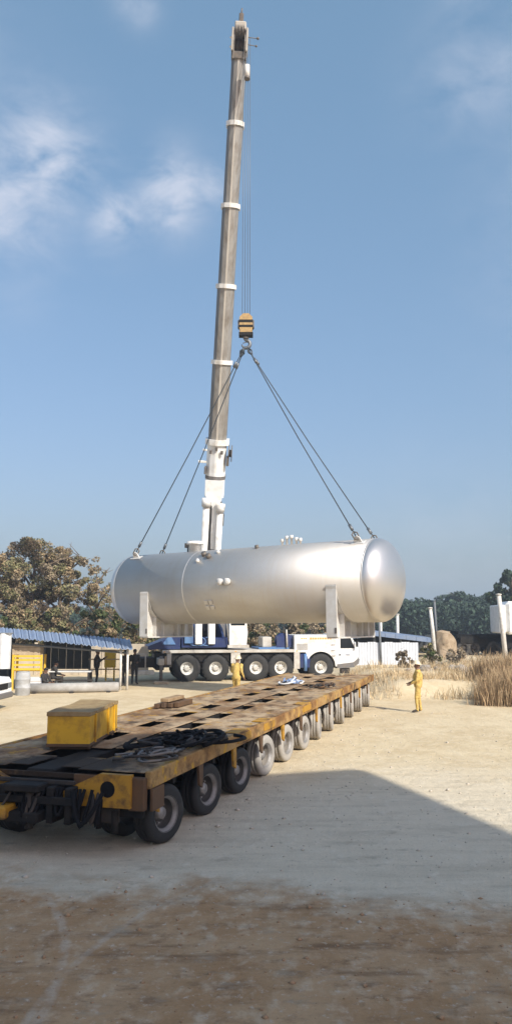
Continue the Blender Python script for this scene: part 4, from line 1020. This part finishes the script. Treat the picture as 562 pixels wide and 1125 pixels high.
MB().lathe([(.29,0),(.31,.03),(.31,.30),(.325,.32),(.325,.36),(.31,.38),(.31,.66),(.325,.68),(.325,.72),(.31,.74),(.30,.95),(.26,1.0)], 20).build('body', 'drum_grey', ac)
MB().lathe([(.26,1.0),(.27,1.03),(.001,1.035)], 20).build('lid', 'concrete', ac)
y2 = thing('yellow_cabinet', 'small yellow cabinet at the right behind the shed rails', 'cabinet', (at(121,735,44).x, 44, 0))
MB().cbox(-.28,.28,-.2,.2,.7,1.65,.03).build('body', 'frame_yellow', y2)
for x in (-.22,.22): MB().box(x-.03,x+.03,-.1,.1,0,.7).build('leg', 'frame_yellow', y2)
MB().box(-.2,.2,-.206,-.201,.9,1.5).build('door', 'frame_yellow', y2)
cu = thing('hanging_tarp', 'pale grey tarpaulin hanging at the shed\'s left end', 'tarpaulin', (at(-2,720,37.2).x, 37.2, 0))
cl_ = MB(); vs = []
for i in range(13):
    for z in (1.02, 1.6, 2.2, 2.62): vs.append((-.75+i*.11, .08*math.sin(i*1.3)+.03*z, z))
cl_.add(vs, [(i*4+j, i*4+4+j, i*4+5+j, i*4+1+j) for i in range(12) for j in range(3)], 0, True); vs2 = [(x,y+.012,z) for x,y,z in vs]
cl_.add(vs2, [(i*4+j, i*4+1+j, i*4+5+j, i*4+4+j) for i in range(12) for j in range(3)], 0, True)
cl_.build('sheet', 'cloth_white', cu)
MB().tube([(-.8,.06,2.63),(.65,.06,2.63)], .03, 6).build('rod', 'post_dark', cu)
DK = ['coverall_dark','skin','boots']
person('man in dark clothes standing at the shed rails with both hands raised', (at(106,750,40.4).x, 40.4, tz(-8,40.4)), R_(-80), stand(.08, .02, ((-.24,.14,1.18),(-.10,.36,1.34)), ((.24,.14,1.18),(.08,.36,1.34))), DK)
person('man in dark clothes standing just left of the shed\'s end post', (at(137.5,752,40.2).x, 40.2, tz(-6.5,40.2)), R_(150), stand(.09, .0), DK)
person('man in dark clothes right of the shed\'s end post beside the crane tail', (at(147.5,752,41.4).x, 41.4, tz(-6.2,41.4)), R_(200), stand(.09, .03, ((-.26,.1,1.14),(-.1,.25,1.1)), None), DK)
def sit(seat=.46):
    J = dict(pelvis=(0,0,seat+.10), chest=(0,.06,seat+.40), neckb=(0,.10,seat+.58), head=(0,.14,seat+.70), nose=(0,.25,seat+.70), shl=(-.19,.09,seat+.52), shr=(.19,.09,seat+.52),
             hipl=(-.10,.02,seat+.08), hipr=(.10,.02,seat+.08), knl=(-.13,.42,seat+.06), knr=(.13,.42,seat+.06), anl=(-.13,.40,.085), anr=(.13,.40,.085), toel=(-.15,.56,.045), toer=(.15,.56,.045),
             ell=(-.25,.22,seat+.28), wrl=(-.14,.42,seat+.20), elr=(.25,.22,seat+.28), wrr=(.14,.42,seat+.20)); return J
ben2 = thing('stool', 'small dark stool under the man beside the work table', 'stool', (at(58,750,38.8).x, 38.8, 0))
MB().lathe([(.17,.40),(.18,.44),(.001,.45)], 16).build('seat', 'wood_pale', ben2)
for a in range(4): MB().tube([(.13*math.cos(a*1.57+.8),.13*math.sin(a*1.57+.8),.41),(.17*math.cos(a*1.57+.8),.17*math.sin(a*1.57+.8),0)], .018, 6).build('leg', 'dark_steel', ben2)
person('man in dark clothes sitting on a stool at the left end of the work table', (at(58,750,38.8).x, 38.8, 0), R_(-80), sit(.45), DK)
person('man in dark clothes crouched low in front of the yellow rack', (at(47,755,37.6).x, 37.6, 0), R_(-110), sit(.20), DK)

# parked vehicle at the left edge: only its nose is in frame
PV = Vector((at(15,778,29.6).x-.42, 29.6, 0))
pk = thing('parked_pickup', 'white pickup at the left edge showing only its bonnet', 'pickup', PV, R_(-4))
# nose points +x; local x=0 is the front end
bodyp = [(-5.1,.45),(-4.6,.42),(-.9+.0,.40)]+[]
side = [(-5.1,.5),(-4.45,.5)]+[(-4.0+.42*math.sin(t), .38+.42*math.cos(t)) for t in np.linspace(-1.3,1.3,9)]+[(-1.32,.45)]+[(-.86+.43*math.sin(t), .38+.43*math.cos(t)) for t in np.linspace(-1.35,1.35,9)]+[(-.05,.42),(.0,.62),(-.03,1.02),(-.12,1.13),(-1.25,1.20),(-5.1,1.20)]
MB().prism(side, 'y', -.9, .9).build('body', 'white_paint_clean', pk)
MB().prism([(-3.3,1.203),(-1.3,1.203),(-1.95,1.74),(-2.2,1.80),(-3.2,1.80)], 'y', -.80, .80).build('cabin', 'white_paint_clean', pk)
MB().prism([(-2.9,1.24),(-1.62,1.24),(-2.02,1.66),(-2.9,1.70)], 'y', -.81, -.803).build('side_window', 'glass_dark', pk)
MB().add([(-1.36,-.7,1.24),(-1.36,.7,1.24),(-1.93,.7,1.71),(-1.93,-.7,1.71)], [(0,1,2,3)]).build('windscreen', 'glass_dark', pk)
MB().cbox(-.10,.06,-.92,.92,.40,.60,.03).build('bumper', 'chassis_grey', pk)
for y in (-.72,.72): MB().cbox(-.06,.012,y-.16,y+.16,.74,.94,.02).build('headlight', 'hose_grey', pk)
MB().box(.0,.012,-.5,.5,.72,.94).build('grille', 'black_paint_and_shade', pk)
pw = None
for x in (-.86,-4.0):
    for sy in (-1, 1):
        loc = (x, sy*.78, .37); rot = (0,0,0 if sy < 0 else math.pi)
        if pw is None: pw = wheel_src(pk, .37, .24, 'rim_grey', 'rubber', 22); pw.location = loc; pw.rotation_euler = rot
        else: link_copy(pw, pk, loc, rot)

# ------------------------------------------------------------------ right side: wall, shed, posts, trucks
WY = 54
ww = thing('sheet_wall', 'white corrugated sheet wall behind the crane cab', 'wall', (0,0,0))
xa, xb = at(385,715,WY).x, at(459,715,WY).x; npn = 8; zw0, zw1 = .1, 1.80
for i in range(npn):
    p0, p1 = xa+(xb-xa)*i/npn, xa+(xb-xa)*(i+1)/npn; s_ = MB(); poly = []
    n = 12
    top = [(p0+(p1-p0)*j/n, WY+(.0 if j % 4 < 2 else .018)) for j in range(n+1)]
    poly = top+[(x, y+.02) for x, y in reversed(top)]
    s_.prism(poly, 'z', zw0-.1, zw1-.04*(i % 2)).build('wall_sheet', 'sheet_white', ww)
gp = at(418,700,WY-.15)
MB().tube([(gp.x, WY-.1, 0), (gp.x-.1, WY-.1, at(416,678,WY).z)], .075, 8).build('post', 'post_dark', ww)
ps = thing('blue_roof_shed', 'far shed with a low blue gable roof behind the white sheet wall', 'shed', (0,0,0))
RY = 58
r0, r1, r2 = at(345,703,RY), at(411,694,RY), at(480,702,RY)
for (a, b, nseg) in ((r0,r1,5),(r1,r2,6)):
    for i in range(nseg):
        u0, u1 = i/nseg, (i+1)/nseg-.004; q0, q1 = a.lerp(b,u0), a.lerp(b,u1)
        MB().add([q0,q1,q1+Vector((0,6,.12)),q0+Vector((0,6,.12)),q0-Vector((0,0,.30)),q1-Vector((0,0,.30)),q1+Vector((0,6,-.18)),q0+Vector((0,6,-.18))],
                 [(0,1,2,3),(7,6,5,4),(0,4,5,1),(1,5,6,2),(2,6,7,3),(3,7,4,0)]).build('roof_sheet', 'roof_blue_old', ps)
for px in (350, 382, 411, 440, 474):
    g = at(px, 715, RY+.6); MB().box(g.x-.07,g.x+.07,RY+.55,RY+.69,0,at(px,698.5,RY).z-.06).build('post', 'post_dark', ps)
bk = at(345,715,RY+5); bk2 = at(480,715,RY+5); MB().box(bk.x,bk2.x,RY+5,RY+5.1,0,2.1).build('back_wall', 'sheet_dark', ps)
def leaning(px0, py0, px1, py1, Y, r, m, label):
    a, b = at(px0,py0,Y), at(px1,py1,Y); t = thing('post', label, 'post', (a.x, Y, a.z))
    v = b-a; MB().tube([Vector((0,0,-.5))-v*.05, v*.5, v], [r,r*.95,r*.9], 10).build('shaft', m, t)
    MB().lathe([(r*1.25,0),(r*1.25,.05),(.001,.08)], 10, T=Matrix.Translation(v*.99)).build('cap', m, t)
for px, py, w_ in ((405.5,681,'leftmost'),(417.5,679,'middle'),(436,675,'rightmost')): leaning(px+.5, 712, px, py, 64, .13, 'post_pale', w_+' of three pale bare posts rising behind the blue shed roof')
leaning(477.5, 717, 472, 668, 48, .11, 'post_pale', 'white leaning post in the dry grass right of the blue roofed shed')
leaning(479.5, 706, 476.5, 660, 62, .09, 'post_dark', 'thin dark pole behind the white leaning post')
leaning(555, 720, 547, 653, 44, .13, 'post_pale', 'tall white post in the grass at the right edge')
mnd = thing('straw_mound', 'straw coloured heap of soil beside the dark flatbed', 'mound', (at(489,715,58).x, 58, .3))
mv = []; hh = at(489,695,58).z-.3
bmv = MB(); nr, na = 12, 26; mr = random.Random(8)
for i in range(nr):
    f_ = i/(nr-1)
    for j in range(na):
        a = 2*math.pi*j/na; rr = (.85*(1-.38*f_**1.1) if i < nr-1 else .02)*(1+.14*math.sin(3*a+1)+.08*math.sin(5*a+f_*3))*mr.uniform(.78,1.18); mv.append((rr*math.cos(a)-.25*f_, rr*math.sin(a), hh*(min(1,f_*1.18) if i < nr-1 else 1.03)*(1+.06*math.sin(2*a))))
bmv.add(mv, [(i*na+j, i*na+(j+1)%na, (i+1)*na+(j+1)%na, (i+1)*na+j) for i in range(nr-1) for j in range(na)], 0, True); bmv.build('heap', 'straw_mound', mnd)
# dark flatbed trailer and white tanker truck
FY = 60
f0, f1 = at(496,700,FY), at(551,700,FY)
gz = tz(f0.x+2, FY)
fb = thing('flatbed_trailer', 'dark empty flatbed trailer parked below the forest hill', 'trailer', (f0.x, FY, gz)); fl_ = f1.x-f0.x
MB().cbox(0, fl_, -1.2, 1.2, at(0,696.5,FY).z-gz-.30, at(0,696.5,FY).z-gz, .03).build('deck', 'hose_black', fb)
MB().cbox(.1, .2, -1.2, 1.2, at(0,696.5,FY).z-gz, at(0,693,FY).z-gz, .01).build('headboard', 'hose_black', fb)
MB().cbox(.2, fl_*.95, -.4, .4, .55, at(0,696.5,FY).z-gz-.30, .03).build('chassis', 'dark_steel', fb)
fw_ = None
for x in (.55, 1.15+.1, fl_*.74, fl_*.74+.75*1.0):
    loc = (x, -1.0, .5); 
    if fw_ is None: fw_ = wheel_src(fb, .5, .3, 'dark_steel', 'rubber', 20); fw_.location = loc
    else: link_copy(fw_, fb, loc)
    link_copy(fw_, fb, (x, 1.0, .5), (0,0,math.pi))
MB().box(.3,1.6,-1.24,-1.16,.9,1.35).build('mudguard', 'black_paint_and_shade', fb)
TY = 58
t0 = at(551,700,TY); tk = thing('tanker_truck', 'white tank truck cut off by the right edge above the dry grass', 'truck', (t0.x, TY, tz(t0.x, TY))); gz = tz(t0.x,TY)
zt0, zt1 = at(0,697,TY).z-gz, at(0,661,TY).z-gz
tkp = []
MB().cbox(0, 6.5, -1.2, 1.2, zt0, zt1, .22).build('tank_body', 'white_paint_clean', tk)
MB().cbox(-.5, -.02, -1.15, 1.15, zt0+.1, zt1-.25, .08).build('cab_front', 'cloth_white', tk)
MB().box(.75,2.6,-1.215,-1.202,zt0+.3,zt0+1.05).build('blue_emblem', 'blue_print', tk)
MB().box(.15,6.4,-1.212,-1.2,zt0+.06,zt0+.22).build('lower_stripe', 'white_grey', tk)
MB().cbox(0,6.4,-.5,.5,.55,zt0-.02,.03).build('chassis', 'black_paint_and_shade', tk)
for x in (.8,4.4):
    for s_ in (-1,1): link_copy(fw_, tk, (x, s_*1.0, .5), (0,0,0 if s_ < 0 else math.pi))

# stones and rubble on the bank
st = None
rb = random.Random(21)
spots = [(467,724,.32),(480,728,.22),(490,735,.2),(505,722,.35),(518,722,.28),(462,733,.18),(448,740,.16),(497,727,.3),(532,724,.25)]
words = ['pale round stone','small buff stone','flat sandy stone','rough grey rock','squat grey rock','small pale stone','little sandy stone','broad grey rock','brownish rock']
wheres = ['below the end of the white sheet wall','just right of the largest pale stone','lowest in the grass left of the tall clump','at the foot of the straw coloured mound','before the dark flatbed\'s left wheels',
          'lying left of the leaning post\'s foot','nearest the worker in yellow','left of the rocks under the flatbed','before the dark flatbed\'s right wheels']
for i, (px, py, s_) in enumerate(spots):
    Y = 42.0+(i % 3)*1.2; g = at(px, py, Y); bm = bmesh.new(); bmesh.ops.create_icosphere(bm, subdivisions=2, radius=s_)
    for v in bm.verts: v.co *= rb.uniform(.8,1.15); v.co.z *= .7
    me = bpy.data.meshes.new('stone'); bm.to_mesh(me); bm.free(); me.materials.append(M['stone'])
    o = bpy.data.objects.new('stone', me); COL.objects.link(o); o.location = (g.x, Y, tz(g.x,Y)+s_*.3); tag(o, words[i]+' '+wheres[i], 'stone', 'stones on the grassy bank')

# ------------------------------------------------------------------ vegetation
def quads(C, size, rng, flat=.0, aspect=1.6):
    n = len(C); a = rng.normal(size=(n,3)); a /= np.linalg.norm(a,axis=1)[:,None]; b = rng.normal(size=(n,3)); b -= a*(a*b).sum(1)[:,None]; b /= np.linalg.norm(b,axis=1)[:,None]
    s_ = (size*rng.uniform(.6,1.35,n))[:,None]; a = a*s_*aspect*.5; b = b*s_*.5
    V_ = np.stack([C-a, C+b*.9, C+a, C-b*.9], 1).reshape(-1,3); F_ = np.arange(4*n).reshape(n,4); return V_, F_
def tree(name, label, loc, H, crown_r, seed, leaves, nclump, nleaf, lsize, crown0=.3, spread=1.0, group=None, cat='tree', sq=.8, trunk_r=None):
    rng = np.random.default_rng(seed); t = thing(name, label, cat, loc, 0, group)
    tr = MB(); r0 = trunk_r or H*.028; cent = []
    th = H*crown0
    bend = rng.normal(0,.03*H,2)
    top = Vector((bend[0], bend[1], H*.85)); base = Vector((0,0,-.2)); mid = Vector((bend[0]*.4+rng.normal(0,.02*H), bend[1]*.4, H*.42))
    tr.tube([base, Vector((0,0,th*.5)), mid, top], [r0*1.25, r0, r0*.7, r0*.15], 8)
    nl = 9
    for i in range(nl):
        f_ = .35+.6*i/nl; p0 = Vector((0,0,th*.5)).lerp(mid, min(1,f_*1.3)) if f_ < .6 else mid.lerp(top, (f_-.6)/.4)
        az = i*2.4+rng.normal(0,.4); ln = crown_r*rng.uniform(.65,1.05)*spread; el = rng.uniform(.15,.75)
        d = Vector((math.cos(az)*math.cos(el), math.sin(az)*math.cos(el), math.sin(el)))
        p1 = p0+d*ln*.55+Vector((0,0,.05*H)); p2 = p0+d*ln+Vector((0,0,.06*H))
        tr.tube([p0,p1,p2], [r0*.42,r0*.25,r0*.07], 6)
        for q in range(3):
            e = p1.lerp(p2, rng.uniform(0,1)); d2 = Vector(rng.normal(size=3)); d2.z = abs(d2.z)*.6; d2.normalize(); e2 = e+d2*crown_r*rng.uniform(.25,.45); tr.tube([e,e2], [r0*.14,r0*.04], 5)
    tr.build('trunk', 'bark', t)
    cz = (th+H)/2; hz = (H-th)/2
    u = rng.normal(size=(nclump,3)); u /= np.linalg.norm(u,axis=1)[:,None]; rad = rng.uniform(.25,1,nclump)**.5
    C = u*rad[:,None]*np.array([crown_r,crown_r,hz*1.0]); C[:,2] += cz
    C[:,:2] *= (1-.35*np.clip((C[:,2]-cz)/hz,0,1))[:,None]
    csz = rng.uniform(.09,.21,nclump)*crown_r
    w = csz**2; w /= w.sum(); idx = rng.choice(nclump, nleaf, p=w)
    q = rng.normal(size=(nleaf,3)); q /= np.linalg.norm(q,axis=1)[:,None]; q *= (rng.uniform(.2,1,nleaf)**.5*csz[idx])[:,None]; q[:,2] *= sq
    P = C[idx]+q; V_, F_ = quads(P, lsize, rng)
    cm = rng.integers(0, len(leaves), nclump); mi = np.where(rng.random(nleaf) < .7, cm[idx], rng.integers(0,len(leaves),nleaf))
    o = obj_np('crown', V_, F_, leaves, mi, t)
    return t
LB = ['leaf_brown','leaf_olive','leaf_dull']
gL = 'trees behind the shed'
def tree_at(px, Y, py_top, *a, **k):
    g = at(px, 700, Y); z = at(px, py_top, Y).z; b = tz(g.x, Y)
    return (g.x, Y, b), z-b
for px, Y, pt, cr, seed, lab, nm, ncl, nlf, c0 in (
    (30, 60, 590, 3.5, 3, 'largest dry brown tree behind the shed with a broad ragged crown', 'broad_tree', 60, 9000, .12),
    (72, 62, 597, 2.3, 8, 'tall brown tree with thin crown right of the largest tree', 'broad_tree', 40, 4600, .14),
    (-6, 58, 604, 3.0, 12, 'brown tree cut off by the left edge behind the shed', 'broad_tree', 48, 6000, .12),
    (108, 64, 612, 2.1, 5, 'sparse thin tree just left of the tank\'s end', 'sparse_tree', 20, 750, .25),
    (128, 66, 628, 2.0, 14, 'sparse twiggy tree partly behind the tank\'s left end', 'sparse_tree', 20, 700, .2)):
    loc, H = tree_at(px, Y, pt); tree(nm, lab, loc, H, cr, seed, LB if seed != 14 else ['leaf_olive','leaf_dull'], int(ncl*2.0), int(nlf*2.9), .125, c0, group=gL)
gB = 'low bushes behind the shed'
for px, Y, pt, cr, seed, lab in ((18, 55, 664, 1.9, 31, 'olive bush under the largest tree at the left'), (58, 56, 668, 2.0, 32, 'dull bush between the two tallest brown trees'),
    (95, 56, 664, 2.0, 33, 'greenish bush right of the tall thin crowned tree'), (128, 57, 667, 1.9, 34, 'olive bush below the tank\'s left end'), (152, 58, 676, 1.6, 35, 'dark bush behind the crane tail'), (-20, 54, 668, 2.2, 36, 'brown bush at the far left edge')):
    loc, H = tree_at(px, Y, pt); tree('bush', lab, loc, H, cr, seed, ['leaf_olive','leaf_brown','leaf_green'], 40, 5200, .15, .02, group=gB, cat='bush', trunk_r=.05)
gC = 'scrub seen under the tank'
for px, Y, pt, cr, seed, lab in ((185, 62, 680, 2.2, 41, 'dark scrub seen under the tank near its left saddle'), (222, 64, 678, 2.2, 42, 'dark scrub behind the crane superstructure'), (262, 64, 676, 2.3, 43, 'brown scrub under the middle of the tank'), (285, 62, 676, 2.3, 44, 'brown scrub behind the white box on the crane deck'),
    (312, 63, 677, 2.3, 45, 'dark scrub behind the crane winch'), (340, 64, 678, 2.3, 46, 'dark scrub above the crane\'s engine housing'), (384, 66, 678, 2.4, 47, 'dark green scrub right of the tank\'s right saddle')):
    loc, H = tree_at(px, Y, pt); tree('bush', lab, loc, H, cr, seed, ['leaf_green','leaf_brown','leaf_dull'], 40, 4400, .16, .02, group=gC, cat='bush', trunk_r=.05)
loc, H = tree_at(565, 95, 628); tree('broad_tree', 'dark green tree above the white tank truck at the right edge', loc, H, 3.0, 51, ['leaf_far','leaf_far_dark','leaf_green'], 60, 7500, .27, .3)
loc, H = tree_at(508, 150, 651); tree('round_tree', 'taller round tree standing above the forest skyline', loc, max(5, H), 3.0, 52, ['leaf_far_dark','leaf_far'], 34, 2600, .5, .3, sq=.9)
# far forest: one mass that cannot be counted
rng = np.random.default_rng(77); P = []; S_ = []
nc = 520; fx = rng.uniform(-75, 105, nc); fy_ = rng.uniform(128, 175, nc)
fx[:170] = np.linspace(8, 80, 170)+rng.normal(0,.4,170); fy_[:170] = rng.uniform(124, 131, 170)
fz = terrain(fx, fy_)
for i in range(nc):
    cr = rng.uniform(1.8,3.2); zt = max(fz[i]+2.5, at(281, 657.5+rng.normal(0,1.6)+max(0,(165-fy_[i])*.12), fy_[i]).z*(1 if fx[i] > 5 else .8))
    nq = 400; u = rng.normal(size=(nq,3)); u /= np.linalg.norm(u,axis=1)[:,None]; hh = (zt-fz[i])/2
    c = np.array([fx[i], fy_[i], fz[i]+hh]); P.append(c+u*np.array([cr,cr,hh])*rng.uniform(.55,1.05,(nq,1)))
P = np.concatenate(P); V_, F_ = quads(P, .40, rng)
o = obj_np('far_forest', V_, F_, ['leaf_far','leaf_far_dark'], rng.integers(0,2,len(F_)), kind='stuff')
# dry grass and brush on the bank
def blades(n, xs, ys, h0, h1, w, mats, seed, name, label=None, lean=.25, dens=None):
    rng = np.random.default_rng(seed); x = rng.uniform(*xs, n); y = rng.uniform(*ys, n)
    if dens is not None: k = rng.random(n) < dens(x, y); x, y = x[k], y[k]
    n = len(x); cl = vnoise(x, y, .9, seed)+.5
    z = terrain(x, y)-.04; h = (h0+(h1-h0)*rng.random(n)*(.35+.9*cl)); a = rng.uniform(0,6.28,n); ln = rng.normal(0,lean,(n,2))*h[:,None]
    dx, dy = np.cos(a)*w*rng.uniform(.6,1.4,n), np.sin(a)*w*rng.uniform(.6,1.4,n)
    b0 = np.stack([x-dx,y-dy,z],1); b1 = np.stack([x+dx,y+dy,z],1)
    m0 = np.stack([x-dx*.8+ln[:,0]*.4,y-dy*.8+ln[:,1]*.4,z+h*.6],1); m1 = np.stack([x+dx*.8+ln[:,0]*.4,y+dy*.8+ln[:,1]*.4,z+h*.6],1)
    t0 = np.stack([x+ln[:,0]-dx*.25,y+ln[:,1]-dy*.25,z+h],1); t1 = np.stack([x+ln[:,0]+dx*.25,y+ln[:,1]+dy*.25,z+h],1)
    V_ = np.stack([b0,b1,m0,m1,t0,t1],1).reshape(-1,3); o_ = 6*np.arange(n)[:,None]
    F_ = np.concatenate([o_+np.array([[0,1,3,2]]), o_+np.array([[2,3,5,4]])]); mi = np.tile(rng.integers(0,len(mats),n),2)
    return obj_np(name, V_, F_, mats, mi, kind='stuff')
tall_d = lambda x, y: sm((vnoise(x, y, 1.4, 91)+.36)/.3)*sm((x-7.9-(y-31)*.33-.5*np.sin(y*2))/1.0)*sm((y-30.9+.35*(x-8))/.8)
blades(56000, (7.4, 17), (30.5, 38), .25, 1.35, .011, ['grass_straw','grass_brown','grass_straw'], 61, 'tall_dry_grass', dens=tall_d, lean=.22)
low_d = lambda x, y: sm((vnoise(x, y, 1.6, 92)+.18)/.3)*(.35+.65*sm((x-5.5)/2))
blades(17000, (4.6, 15), (33.3, 46), .06, .6, .012, ['grass_pale','grass_straw','grass_pale'], 62, 'dry_brush', dens=low_d, lean=.35)
blades(5000, (8, 22), (42, 56), .08, .4, .018, ['grass_grey','grass_straw','leaf_dull'], 63, 'grey_brush', dens=low_d, lean=.35)
for px, Y, pt, cr, seed, lab in ((470, 46, 706, .8, 71, 'small green bush at the foot of the white leaning post'), (442, 50, 714, .7, 72, 'thin grey bush in front of the white sheet wall'), (497, 50, 712, 1.0, 73, 'dark low bush before the straw coloured mound')):
    loc, H = tree_at(px, Y, pt); tree('bush', lab, loc, max(.8,H), cr, seed, ['leaf_olive','leaf_green','grass_grey'] if seed == 71 else ['grass_grey','leaf_dull'], 18, 900, .13, .02, cat='bush', trunk_r=.03)
# loose stones and clods on the near ground
rng = np.random.default_rng(5); n = 5200
x = rng.uniform(-5, 7, n); y = 4.2+rng.uniform(0,1,n)**1.6*26; keep = np.abs(x) < y*.42+.4; x, y = x[keep], y[keep]; n = len(x)
s_ = rng.lognormal(-4.6,.6,n).clip(.004,.05); z = terrain(x,y)+s_*.2
oct_ = np.array([[1,0,0],[0,1,0],[-1,0,0],[0,-1,0],[0,0,.7],[0,0,-.7]]); V_ = (oct_[None]*(s_[:,None,None]*rng.uniform(.6,1.3,(n,6,1)))+np.stack([x,y,z],1)[:,None]).reshape(-1,3)
fo = np.array([[0,1,4],[1,2,4],[2,3,4],[3,0,4],[1,0,5],[2,1,5],[3,2,5],[0,3,5]]); F_ = (6*np.arange(n)[:,None,None]+fo[None]).reshape(-1,3)
mat('clod_brown', (.36,.23,.13), .95); mat('clod_grey', (.48,.42,.34), .95)
mi = np.repeat((y+.16*x+rng.normal(0,.5,n) > 9.9).astype(int), 8)
obj_np('loose_stones', V_, F_, ['clod_brown','clod_grey'], mi, kind='stuff')

# ------------------------------------------------------------------ thin haze in the air
hm = bpy.data.materials.new('haze_air'); hm.use_nodes = True; hn = hm.node_tree; hn.nodes.clear()
pv = hn.nodes.new('ShaderNodeVolumePrincipled'); pv.inputs['Density'].default_value = .0011; pv.inputs['Color'].default_value = (.80,.90,1.0,1); pv.inputs['Anisotropy'].default_value = .2
ho = hn.nodes.new('ShaderNodeOutputMaterial'); hn.links.new(pv.outputs[0], ho.inputs['Volume']); MATS['haze_air'] = hm
MB().box(-1510, 1510, -410, 3010, -1.5, 36).build('haze', 'haze_air', kind='stuff')
